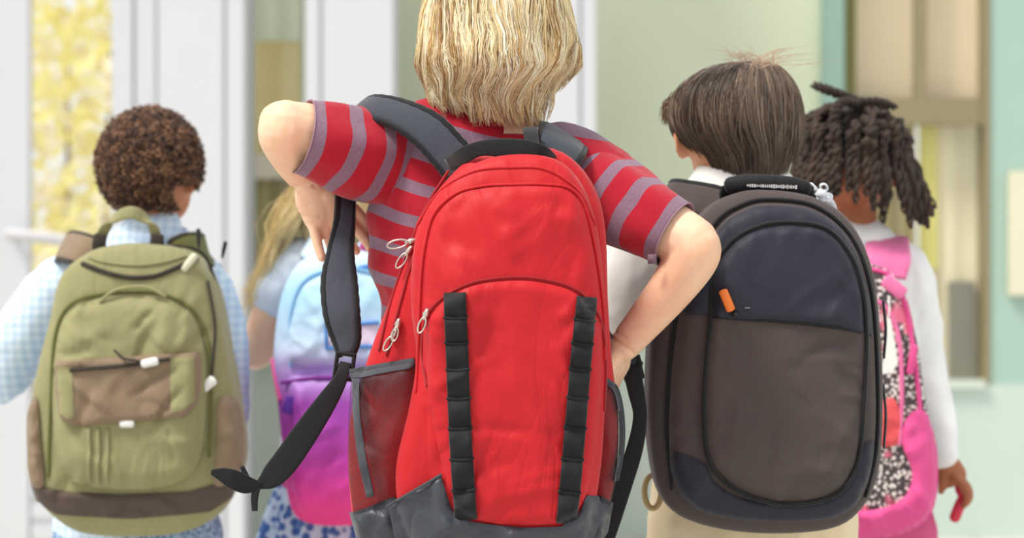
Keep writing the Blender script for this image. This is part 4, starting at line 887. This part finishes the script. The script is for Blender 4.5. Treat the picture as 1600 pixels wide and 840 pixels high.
# curls: short coils standing off a rounded cap
hc = hair_mat('curly_hair', .55, .3); C3 = np.array(P(234, 256, OD+.005)); E3 = np.array([.087, .1, .093]); r = np.random.default_rng(17); pp = []; cc = []
pal = [np.array(lin(c)) for c in ((88, 60, 44), (122, 84, 60), (150, 110, 80), (62, 42, 32))]
while len(pp) < 3000:
    d_ = r.normal(size=3); d_ /= np.linalg.norm(d_)
    if d_[2] < -.86 or (d_[1] > .45 and d_[2] < .3): continue
    if d_[0] > .55 and d_[2] < -.42: continue
    p0 = C3+d_*E3*.94; a = np.cross(d_, r.normal(size=3)); a /= np.linalg.norm(a); c_ = np.cross(d_, a); u = np.linspace(0, 1, 9); ph = r.uniform(0, 6.28); R0 = r.uniform(.0035, .0065); L = r.uniform(.008, .018); tn = r.uniform(6, 10)
    pp.append(p0+np.outer(u*L, d_)+np.outer(np.cos(u*tn+ph)*R0, a)+np.outer(np.sin(u*tn+ph)*R0, c_)); cc.append(pal[r.integers(4)]*r.uniform(.8, 1.2))
cap = MB(); cap.ball(C3, E3*.97, 32, c=lin((62, 42, 32))); hc3 = cap.build('hair', hc, b3)
for v in hc3.data.vertices:                                       # hairline: keep the face and nape free
    w_ = (v.co+wloc(hc3)-Vector(C3)); 
    if w_.z < -.07: v.co.z += (-.07-w_.z)*.6
    if w_.y > .05 and w_.z < .02: v.co.y -= (w_.y-.05)*.9
    if w_.x > .045 and w_.z < -.02: v.co.x -= (w_.x-.045)*.95
strands_mesh(np.array(pp), r.uniform(.0013, .0022, len(pp)), np.array(cc), 'curls', hc, hc3, tip=.6, kind='stuff')

ol = fabric('olive_canvas', (150, 146, 105), .85, .1, 700, .35, .15, .5); old = fabric('dark_olive_canvas', (112, 114, 66), .85, .12, 700, .35); tau = fabric('taupe_canvas', (140, 120, 98), .85, .1, 700, .35)
brn = fabric('dark_brown_canvas', (88, 74, 66), .75, .1, 700, .3); cord = fabric('dark_cord', (58, 52, 46), .8)
op = thing('backpack', (P(208, 420, 4.02).x, 4.02, P(208, 836, 3.98).z), 'olive green backpack with taupe flap pocket and brown base band', 'backpack')
ob = Pillow([(205, 380), (262, 384), (305, 402), (332, 448), (348, 520), (366, 620), (376, 700), (366, 755), (335, 808), (265, 836), (140, 836), (82, 808), (48, 760), (42, 690), (54, 590), (76, 500), (94, 430), (132, 396), (165, 384)], 3.99, 3.95, 4.12, .055, .015, 4.5, ctr=(208, 600), wr=.004, seed=71)
ob.build('main_compartment', ol, op)
piping(ob, [(132, 412), (165, 424), (205, 433), (245, 431), (278, 418), (306, 404)], .0045, 'zip_coil', cord, op, .001, 50)
piping(ob, [(142, 402), (170, 410), (215, 414), (255, 410), (290, 400)], .003, 'seam_piping', ol, op, .001, 40)
of = Layer(ob, [(102, 505), (122, 480), (168, 464), (212, 460), (256, 464), (298, 488), (320, 535), (326, 600), (320, 700), (292, 745), (230, 760), (150, 756), (106, 732), (90, 650), (92, 560)], .028, .03, wr=.004, seed=72); of.build('front_pocket', ol, op)
piping(ob, [(80, 740), (84, 620), (90, 520), (115, 474), (165, 458), (212, 454), (258, 458), (304, 482), (327, 535), (334, 610), (330, 710)], .003, 'seam_piping', old, op, .002, 80)
piping(ob, [(165, 470), (190, 452), (235, 448), (265, 462)], .003, 'seam_piping', ol, op, .02, 20)
fl = Layer(of, [(94, 562), (150, 558), (240, 552), (318, 548), (321, 590), (316, 628), (298, 646), (210, 655), (124, 661), (104, 648), (96, 610)], .012, .008, sm=False, wr=.001, seed=73)
flo = fl.build('flap', tau, op, label='taupe edged flap pocket')
for o_ in ([(100, 570), (126, 569), (128, 648), (118, 650), (104, 640)], [(276, 556), (312, 554), (313, 622), (296, 638), (278, 640)]): Layer(fl, o_, .0025, .004, sm=False).build('side_panel', ol, flo)
piping(fl, [(124, 575), (170, 571), (220, 566), (274, 558)], .0035, 'zip_coil', cord, flo, .003, 30)
def obox(surf, px, py, w, h, mat, name, par, ang=0, off=.006):
    q = px2([(px, py)], surf.d)[0]; y_ = float(np.ravel(surf.y(q[:1], q[1:]))[0])-off; s_ = surf.d/F; a = math.radians(ang)
    d_ = Vector((math.cos(a), 0, math.sin(a))); c0 = Vector((q[0], y_, q[1])); return MB().tube([c0-d_*w*s_/2, c0, c0+d_*w*s_/2], [(h*s_/2, .004)]*3, 12, wdir=(-d_.z, 0, d_.x)).build(name, mat, par)
obox(fl, 246, 563, 20, 13, white_pl, 'zip_tab', flo, 12); obox(fl, 209, 657, 16, 13, white_pl, 'snap_tab', flo); piping(fl, [(190, 545), (205, 556), (235, 562)], .002, 'pull_cord', cord, flo, .009, 16)
for x0 in (150, 164, 178): piping(of, [(x0, 668), (x0+1, 705), (x0-1, 748)], .004, 'pleat', ol, op, .001, 16)
bb = Layer(ob, [(44, 752), (100, 765), (200, 769), (300, 765), (368, 745), (362, 778), (330, 798), (210, 808), (90, 802), (54, 784)], .006, .008, sm=False, wr=.002, seed=74); bb.build('base_band', brn, op)
for o_ in ([(42, 640), (60, 622), (68, 690), (72, 755), (46, 752), (40, 700)], [(346, 622), (370, 628), (380, 690), (372, 742), (338, 755), (342, 690)]): Layer(ob, o_, .014, .012, wr=.002, seed=75).build('side_pocket', tau, op)
strap([(156, 392, 4.03, 18, 0), (160, 365, 4.02, 18, 20), (178, 342, 4.01, 18, 50), (206, 332, 4.0, 20, 90), (232, 346, 4.01, 18, 130), (244, 368, 4.02, 18, 160), (246, 394, 4.03, 18, 180)], .007, 'grab_handle', ol, op, 40)
for x0, x1 in ((154, 156), (247, 244)): strap([(x0, 396, 4.015, 20, 0), ((x0+x1)/2, 380, 4.01, 22, 0), (x1+2, 366, 4.01, 20, 10)], .009, 'handle_sleeve', cord, op, 12)
strap([(150, 400, 4.12, 50, 20), (122, 388, 4.13, 50, 60, 20), (98, 388, 4.2, 48, 75, 50), (110, 430, 4.3, 44, 10, 20), (125, 520, 4.322, 40, 0), (100, 640, 4.3, 34, 0, 40), (75, 740, 4.14, 28, 0, 70)], .012, 'shoulder_strap', tau, op, 70, 5, cord)
strap([(275, 398, 4.12, 48, -20), (300, 388, 4.13, 46, -60, 20), (322, 396, 4.2, 46, -75, 50), (315, 430, 4.3, 44, -10, 20), (308, 520, 4.322, 40, 0), (330, 640, 4.3, 34, 0, 40), (362, 730, 4.14, 28, 0, 70)], .012, 'shoulder_strap', old, op, 70, 5, cord)
MB().tube([P(240, 384, 4.05), P(278, 384, 4.03), P(312, 392, 4.03), P(330, 420, 4.05), P(342, 470, 4.07)], .0028, 6, res=24).build('draw_cord', cord, op)
for a, c_ in (((310, 360), (311, 386)), ((352, 380), (347, 402))): MB().tube([P(*a, 4.03), P((a[0]+c_[0])/2, (a[1]+c_[1])/2, 4.03), P(*c_, 4.03)], [.004, .0036, .0018], 8).build('cord_end', black_pl, op)
obox(ob, 298, 410, 26, 12, plain('pale_tab', (214, 212, 186), .5), 'pull_tab', op, 50, .008); obox(ob, 330, 598, 20, 16, white_pl, 'side_tab', op, 40, .012)
piping(ob, [(326, 440), (338, 510), (334, 590)], .0025, 'side_cord', cord, op, .006, 24)

# ---------------------------------------------------------------- blond girl and dip-dyed backpack
GD = 4.42; X4 = P(540, 420, GD).x
g = thing('person', (X4, GD, 0), 'girl with long blond hair in blue patterned skirt, pale blue top', 'person')
b = MB(); at = head(b, P(540, 268, GD+.01), .068, .084, .094, yaw=-.1)
b.tube([P(540, 400, GD), P(540, 370, GD), P(540, 320, GD+.01)], [.045, .036, .037], 16)
TG = [(385, 480, 600, .04, GD), (405, 448, 632, .06, GD), (470, 445, 635, .07, GD), (600, 455, 625, .065, GD), (740, 440, 640, .075, GD), (850, 450, 630, .07, GD)]
torso(b, TG); e1 = P(400, 552, GD+.02); e2 = P(680, 552, GD+.02)
b.tube([P(470, 415, GD), P(440, 450, GD), P(416, 505, GD+.005), e1], [.038, .037, .0335, .031], 14, res=14); w_ = P(450, 500, GD+.2); b.tube([e1, (e1+w_)/2, w_], [.031, .028, .021], 12, res=8); hand(b, w_, (.4, .3, .7), (.6, -.4, 0), -1, .9, .9)
b.tube([P(610, 415, GD), P(640, 450, GD), P(664, 505, GD+.005), e2], [.038, .036, .032, .030], 14, res=14); w_ = P(630, 500, GD+.2); b.tube([e2, (e2+w_)/2, w_], [.031, .028, .021], 12, res=8); hand(b, w_, (-.4, .3, .7), (-.6, -.4, 0), 1, .9, .9)
legs(b, X4, GD, .5, .88); link_mesh(remesh(b, .0045, 5), 'body', fair, g); face_parts(at, fair, g, (90, 120, 150))
sb = MB(); torso(sb, [(r_[0], r_[1]-8, r_[2]+8, r_[3]+.012, r_[4]) for r_ in TG[:-1]])
sb.tube([P(540, 405, GD), P(470, 412, GD), P(440, 445, GD), P(430, 468, GD)], [.045, .05, .048, .046], 16, res=14); sb.tube([P(540, 405, GD), P(610, 412, GD), P(640, 445, GD), P(650, 468, GD)], [.045, .05, .048, .046], 16, res=14)
link_mesh(cloth(sb, .006, .003, 18), 'top', fabric('pale_blue_cotton', (222, 232, 246), .85, .04), g)
n = 96; V = []; rows = 16
for i in range(rows):
    u = i/(rows-1); a = np.arange(n)/n*6.283; R_ = (.115+.075*u**.9)*(1+(.05+.05*u)*np.sin(a*15+.6*np.sin(a*3))); z = P(0, 738, GD).z-u*.24
    V.append(np.stack([X4+R_*np.cos(a)-.0*u, GD+R_*.82*np.sin(a), np.full(n, z)], 1))
fs = [(i*n+j, (i+1)*n+j, (i+1)*n+(j+1) % n, i*n+(j+1) % n) for i in range(rows-1) for j in range(n)]+[tuple(range(n-1, -1, -1))]
sk = MB().add(np.vstack(V), fs).build('skirt', speck_mat('blue_print_cotton', (66, 104, 172), (206, 222, 240), .45, .6, 62), g)
shoes(X4, GD, fabric('grey_canvas', (110, 112, 118)), dsole, g)
hull = Hull([(176, 540, 540), (178, 515, 565), (190, 492, 588), (215, 474, 606), (250, 467, 613), (290, 466, 614), (330, 470, 610), (370, 474, 606), (400, 484, 596), (415, 495, 585)], GD, 1.15, GD+.005)
hg = hair_on(hull, 'hair', g, hm, [(248, 230, 186), (236, 208, 150), (222, 188, 124), (250, 240, 208)], nlock=240, per=9, tface=.36, tend=lambda th: .98 if abs(th) < 1.6 else .95, rad=.0011, wave=.012, clump=.5, cap=(196, 160, 100), seed=31, npt=9)
r = np.random.default_rng(4); pp = []
for k_ in range(420):
    q = r.uniform(); a = P(486+r.normal(0, 10), 255+q*50, GD-.03+r.normal(0, .03)); m1 = P(452+r.normal(0, 12), 330+q*25+r.normal(0, 6), GD-.02+r.normal(0, .03)); m2 = P(424+r.normal(0, 7), 405+r.normal(0, 14), GD-.01+r.normal(0, .02)); e = P(388+r.normal(0, 8), 470+r.normal(0, 12), GD+r.normal(0, .02))
    pp.append(smooth([a, m1, m2, e] if r.random() < .5 else [a, m1, m2, m2.lerp(e, .35)], 9))
strands_mesh(np.array(pp), np.full(len(pp), .0009), np.array([np.array(lin((240, 216, 160)))*r.uniform(.75, 1.1) for _ in pp]), 'blown_lock', hm, hg, kind='stuff')

def ombre():
    m, nt, bs = nodes('dip_dyed_fabric'); tc = N(nt, 'ShaderNodeTexCoord'); sx = N(nt, 'ShaderNodeSeparateXYZ'); nt.links.new(tc.outputs['Object'], sx.inputs[0])
    mp = N(nt, 'ShaderNodeMapRange'); nt.links.new(sx.outputs[2], mp.inputs[0]); mp.inputs[1].default_value = 0; mp.inputs[2].default_value = (825-395)/F*4.2
    c_ = ramp(nt, mp.outputs[0], [(0, lin((236, 52, 130))), (.1, lin((226, 48, 140))), (.26, lin((178, 46, 158))), (.46, lin((160, 66, 178))), (.58, lin((178, 150, 214))), (.66, lin((196, 214, 242))), (.85, lin((170, 216, 244))), (1, lin((206, 230, 246)))])
    nt.links.new(mixcol(nt, .2, c_, noise_n(nt, tc.outputs['Object'], 18, 3), 'SOFT_LIGHT'), bs.inputs['Base Color']); bs.inputs['Roughness'].default_value = .6
    bump(nt, bs, noise_n(nt, objco(nt, (1, 1, .6)), 24, 3), .35, .006); return m
om = ombre(); pb_ = fabric('blue_trim', (70, 130, 205), .7); pkt = fabric('pink_trim', (226, 90, 160), .7)
gp = thing('backpack', (P(540, 420, 4.24).x, 4.24, P(540, 825, 4.2).z), 'dip-dyed backpack fading from pale blue through purple to pink', 'backpack')
gb = Pillow([(540, 388), (590, 396), (630, 432), (648, 520), (652, 660), (645, 770), (610, 812), (540, 822), (480, 818), (452, 790), (440, 700), (430, 600), (427, 540), (438, 465), (462, 415), (500, 393)], 4.2, 4.17, 4.31, .05, .012, 5, ctr=(540, 600), wr=.003, seed=81)
gb.build('main_compartment', om, gp)
gf = Layer(gb, [(450, 596), (480, 586), (540, 584), (600, 586), (634, 600), (638, 700), (628, 775), (595, 806), (540, 812), (486, 806), (460, 780), (450, 700)], .03, .03, wr=.003, seed=82); gf.build('front_pocket', om, gp)
gu = Layer(gb, [(462, 480), (485, 440), (540, 425), (598, 440), (622, 480), (626, 560), (540, 568), (456, 562)], .014, .02, wr=.002, seed=83); gu.build('upper_pocket', om, gp)
piping(gb, [(456, 570), (456, 490), (480, 436), (540, 419), (602, 436), (627, 490)], .003, 'zip_coil', fabric('sky_trim', (140, 190, 232), .7), gp, .003, 50); piping(gb, [(444, 596), (500, 588), (580, 588), (640, 596)], .004, 'seam_piping', fabric('purple_trim', (120, 40, 140), .7), gp, .02, 30)
gl = Layer(gu, [(512, 506), (592, 502), (592, 540), (514, 543)], .003, .004, sm=False); glo = gl.build('label_patch', fabric('pale_pink_patch', (214, 196, 220), .7), gp)
for p_ in ([(512, 507), (592, 503)], [(514, 542), (592, 539)], [(513, 506), (514, 543)]): piping(gl, [p_[0], ((p_[0][0]+p_[1][0])/2, (p_[0][1]+p_[1][1])/2), p_[1]], .0032, 'patch_edge', pb_, glo, .002, 12)
strap([(505, 400, 4.3, 50, 20), (490, 385, 4.31, 48, 50, 20), (480, 388, 4.4, 46, 70, 60), (485, 430, 4.49, 44, 5, 15), (488, 540, 4.512, 38, 0), (455, 660, 4.46, 34, 0, 60), (450, 760, 4.33, 28, 0, 70)], .012, 'shoulder_strap', om, gp, 60, 5)
strap([(575, 400, 4.3, 50, -20), (590, 385, 4.31, 48, -50, 20), (600, 388, 4.4, 46, -70, 60), (596, 430, 4.49, 44, -5, 15), (592, 540, 4.512, 38, 0), (628, 660, 4.46, 34, 0, 60), (635, 760, 4.33, 28, 0, 70)], .012, 'shoulder_strap', om, gp, 60, 5)
strap([(566, 400, 4.22, 14, 10), (572, 376, 4.2, 16, 40), (590, 364, 4.19, 16, 90), (610, 374, 4.2, 16, 140)], .005, 'grab_handle', pkt, gp, 20)
webbing(gb, [(560, 420), (590, 414), (625, 412)], 8, 'blue_tape', pb_, gp, .004, 20)
obox(gf, 456, 630, 22, 18, fabric('violet_toggle', (90, 40, 150), .6), 'toggle', gp, 70, .006); strap([(428, 560, 4.22, 12, 0), (434, 590, 4.2, 14, 0), (440, 625, 4.19, 12, 0)], .004, 'side_strap', pkt, gp, 16)

# ---------------------------------------------------------------- girl with twisted locks and pink printed backpack
KD = 4.18; X5 = P(1335, 420, KD).x
deep = skin_mat('deep_skin', (176, 112, 76), (150, 86, 54))
kp = thing('person', (X5, KD, 0), 'child with dark twisted locks in long white sleeves', 'person')
b = MB(); at = head(b, P(1330, 252, KD+.01), .07, .086, .096, yaw=-.1)
b.tube([P(1338, 400, KD), P(1338, 360, KD), P(1334, 300, KD+.01)], [.046, .037, .039], 16)
TK = [(386, 1275, 1395, .045, KD), (408, 1240, 1430, .065, KD), (480, 1240, 1430, .075, KD), (650, 1245, 1425, .07, KD), (800, 1240, 1430, .08, KD), (880, 1255, 1415, .07, KD)]
torso(b, TK); AR = [P(1400, 420, KD), P(1424, 470, KD), P(1440, 560, KD+.01), P(1452, 615, KD)]; wr3 = P(1476, 722, KD-.05)
b.tube(AR, [.04, .036, .032, .030], 14, res=14); b.tube([AR[-1], P(1464, 665, KD-.02), wr3], [.030, .027, .021], 14, res=8)
b.tube([wr3, P(1488, 745, KD-.055)], [(.024, .015), (.028, .017)], 12, wdir=(1, 0, .3))
fingers(b, [([P(1478, 740, KD-.06), P(1472, 756, KD-.065), P(1470, 768, KD-.06)], .0085, .0065),
            ([P(1495, 748, KD-.075), P(1509, 765, KD-.08), P(1511, 782, KD-.075), P(1505, 790, KD-.06)], .0088, .0066),
            ([P(1498, 748, KD-.06), P(1513, 764, KD-.06), P(1514, 780, KD-.055), P(1507, 788, KD-.04)], .0088, .0066),
            ([P(1498, 746, KD-.045), P(1513, 762, KD-.04), P(1513, 778, KD-.035), P(1506, 786, KD-.025)], .0086, .0064),
            ([P(1494, 744, KD-.035), P(1508, 760, KD-.025), P(1508, 774, KD-.02), P(1502, 780, KD-.012)], .008, .006)])
AL2 = [P(1270, 420, KD), P(1246, 470, KD), P(1232, 560, KD), P(1225, 640, KD+.01)]; b.tube(AL2, [.04, .036, .032, .030], 14, res=14); b.tube([AL2[-1], P(1218, 690, KD), P(1212, 735, KD)], [.03, .026, .021], 14); hand(b, P(1212, 735, KD), (0, .1, -1), (1, 0, 0), -1, .95, .5)
legs(b, X5, KD, .52, .9); link_mesh(remesh(b, .0042, 5), 'body', deep, kp); face_parts(at, deep, kp)
sb = MB(); torso(sb, [(r_[0], r_[1]-8, r_[2]+8, r_[3]+.012, r_[4]) for r_ in TK[:-1]])
for A in (AR, AL2): sb.tube([P(1335, 405, KD)]+A, [.045, .052, .049, .045, .041], 16, res=18)
sb.tube([AR[-1], P(1464, 665, KD-.02), P(1472, 708, KD-.045)], [.041, .037, .030], 16, res=8); sb.tube([AL2[-1], P(1219, 680, KD), P(1213, 722, KD)], [.041, .036, .030], 16, res=8); sb.tube([P(1338, 405, KD), P(1338, 392, KD)], [.05, .044], 16)
link_mesh(cloth(sb, .006, .0035, 28), 'top', fabric('white_jersey', (240, 240, 240), .85, .03), kp)
tb = MB(); legs(tb, X5, KD, .55, .9, foot=False, grow=.012, ankle=.09); torso(tb, [(790, 1232, 1438, .095, KD), (850, 1232, 1438, .1, KD), (900, 1260, 1410, .08, KD)])
link_mesh(cloth(tb, .007, .003, 5), 'leggings', fabric('pink_jersey', (214, 90, 140), .85), kp); shoes(X5, KD, fabric('pink_canvas', (220, 120, 160)), dsole, kp)
hk = hair_mat('dark_twists', .6, .25); C5 = np.array(P(1330, 238, KD+.008)); E5 = np.array([.082, .095, .09]); r = np.random.default_rng(23)
cap = MB().ball(C5, E5*.93, 28, c=lin((44, 32, 26))); hk5 = cap.build('hair', hk, kp)
for v in hk5.data.vertices:
    w_ = v.co+wloc(hk5)-Vector(C5)
    if w_.z < -.05: v.co.z += (-.05-w_.z)*.7
    if w_.y > .05 and w_.z < .02: v.co.y -= (w_.y-.05)*.9
paths = []
while len(paths) < 92:                                             # roots over the scalp, hanging and flaring outwards
    d_ = r.normal(size=3); d_ /= np.linalg.norm(d_)
    if d_[2] < -.35 or (d_[1] > .5 and d_[2] < .45): continue
    p0 = C5+d_*E5*.95; out = np.array([d_[0], d_[1], 0]); out /= np.linalg.norm(out)+1e-6; z_end = C5[2]-r.uniform(.06, .112)-(.02 if out[0] > .3 else 0); fl_ = r.uniform(.004, .022)+(.03*max(0, out[0])**2)
    rim = C5+np.array([out[0]*E5[0]*1.08, out[1]*E5[1]*1.08, r.normal(0, .008)]); e = np.array([rim[0]+out[0]*fl_, rim[1]+out[1]*fl_*.6, z_end])
    paths.append([p0, (p0+rim)/2+d_*.018+np.array([0, 0, .008]), rim, (rim+e)/2+out*.006, e+out*.005])
paths += [[P(1345, 160, KD-.03), P(1318, 150, KD-.05), P(1292, 140, KD-.06), P(1270, 132, KD-.05)], [P(1340, 165, KD-.05), P(1318, 158, KD-.07), P(1305, 175, KD-.08), P(1302, 205, KD-.08)],
          [P(1330, 160, KD-.04), P(1370, 158, KD-.06), P(1400, 168, KD-.05)], [P(1385, 235, KD-.05), P(1410, 270, KD-.05), P(1425, 298, KD-.04), P(1444, 312, KD-.03)], [P(1390, 220, KD-.03), P(1415, 255, KD-.02), P(1428, 285, KD), P(1438, 300, KD)]]
for p_ in paths:                                                   # each twist a lumpy two-strand rope
    q = smooth(p_, 22); mb = MB(); tw = np.arange(22)*1.25; c_ = np.array(lin((56, 41, 32)))*r.uniform(.55, 1.35)
    T_ = np.gradient(q, axis=0); T_ /= np.linalg.norm(T_, axis=1)[:, None]; a = np.cross(T_, [.3, 1, .2]); a /= np.linalg.norm(a, axis=1)[:, None]; c2 = np.cross(T_, a); R0 = r.uniform(.0042, .006)
    for s_ in (0, math.pi): mb.tube(q+a*(np.cos(tw+s_)*R0*.8)[:, None]+c2*(np.sin(tw+s_)*R0*.8)[:, None], np.interp(np.linspace(0, 1, 22), [0, .8, 1], [R0, R0*.95, R0*.45]), 6, c=tuple(np.clip(c_, 0, 1)))
    mb.build('twist', hk, hk5)

pink = fabric('pink_nylon', (228, 84, 150), .6, .08); pinkl = fabric('light_pink_nylon', (236, 120, 172), .6, .08)
prt = speck_mat('black_white_pink_print', (232, 222, 218), (74, 66, 68), .36, .52, 140, (232, 116, 146))
pk = thing('backpack', (P(1335, 420, 4.02).x, 4.02, P(1335, 838, 3.98).z), 'pink backpack with black and white print behind charcoal backpack', 'backpack')
kb = Pillow([(1335, 412), (1380, 418), (1412, 452), (1432, 530), (1446, 620), (1458, 700), (1458, 775), (1436, 815), (1380, 836), (1290, 836), (1232, 815), (1210, 775), (1212, 700), (1226, 620), (1240, 530), (1258, 452), (1290, 418)], 4.0, 3.96, 4.085, .045, .012, 5, ctr=(1335, 620), wr=.003, seed=91)
kb.build('main_compartment', prt, pk)
Layer(kb, [(1212, 775), (1270, 790), (1340, 795), (1400, 780), (1420, 740), (1404, 690), (1412, 650), (1440, 640), (1462, 690), (1463, 775), (1440, 818), (1380, 840), (1290, 840), (1230, 816)], .012, .012, wr=.003, seed=92).build('base_panel', pink, pk)
piping(kb, [(1300, 425), (1350, 420), (1388, 432), (1412, 480), (1424, 550), (1434, 640)], .0045, 'seam_piping', pink, pk, .002, 50); piping(kb, [(1340, 470), (1375, 475), (1398, 520), (1404, 600), (1400, 690)], .004, 'seam_piping', pinkl, pk, .002, 40)
obox(kb, 1392, 448, 34, 22, pinkl, 'pull_loop', pk, -40, .012); obox(kb, 1420, 560, 40, 12, pink, 'side_tape', pk, 80, .008)
Layer(kb, [(1360, 640), (1390, 620), (1404, 660), (1396, 690), (1366, 690)], .006, .008, wr=.001).build('print_patch', fabric('coral_print', (236, 92, 96), .7), pk)
strap([(1385, 432, 4.09, 62, 0), (1388, 404, 4.1, 70, -4), (1387, 384, 4.13, 70, -4, 10), (1386, 374, 4.2, 66, -4, 10), (1388, 430, 4.265, 50, -4), (1388, 540, 4.278, 42, 0), (1420, 660, 4.22, 34, 0, 65), (1425, 760, 4.12, 28, 0, 70)], .011, 'shoulder_strap', pinkl, pk, 60, 5)
strap([(1285, 432, 4.09, 56, 0), (1280, 404, 4.1, 56, 4), (1280, 384, 4.13, 56, 4, 10), (1282, 376, 4.2, 54, 4, 10), (1282, 430, 4.265, 50, 4), (1282, 540, 4.278, 42, 0), (1250, 660, 4.22, 34, 0, 65), (1245, 760, 4.12, 28, 0, 70)], .011, 'shoulder_strap', pinkl, pk, 60, 5)
tg = MB(); q0 = [P(1386, 496, 3.93), P(1392, 498, 3.93), P(1403, 566, 3.93), P(1394, 582, 3.93), P(1378, 584, 3.93)]; tg.add([tuple(v) for v in q0]+[tuple(v+Vector((0, .002, 0))) for v in q0], [(4, 3, 2, 1, 0), (5, 6, 7, 8, 9)]+[(i, (i+1) % 5, 5+(i+1) % 5, 5+i) for i in range(5)]); tg.build('paper_tag', white_pl, pk, False)
MB().tube([P(1388, 497, 3.931), P(1390, 480, 3.94), P(1388, 462, 3.945)], .0012, 6).build('tag_string', white_pl, pk)
MB().tube([P(1500, 762, KD-.05), P(1505, 776, KD-.052), P(1499, 790, KD-.056), P(1492, 808, KD-.06)], [(.0095, .0085)]*4, 14, res=14, wdir=(1, 0, 0)).build('red_rod', plain('plain_red', (206, 46, 74), .5), None, label='short red rubber handle held in the white sleeved hand', cat='handle')  # short bent red tube between the fingers
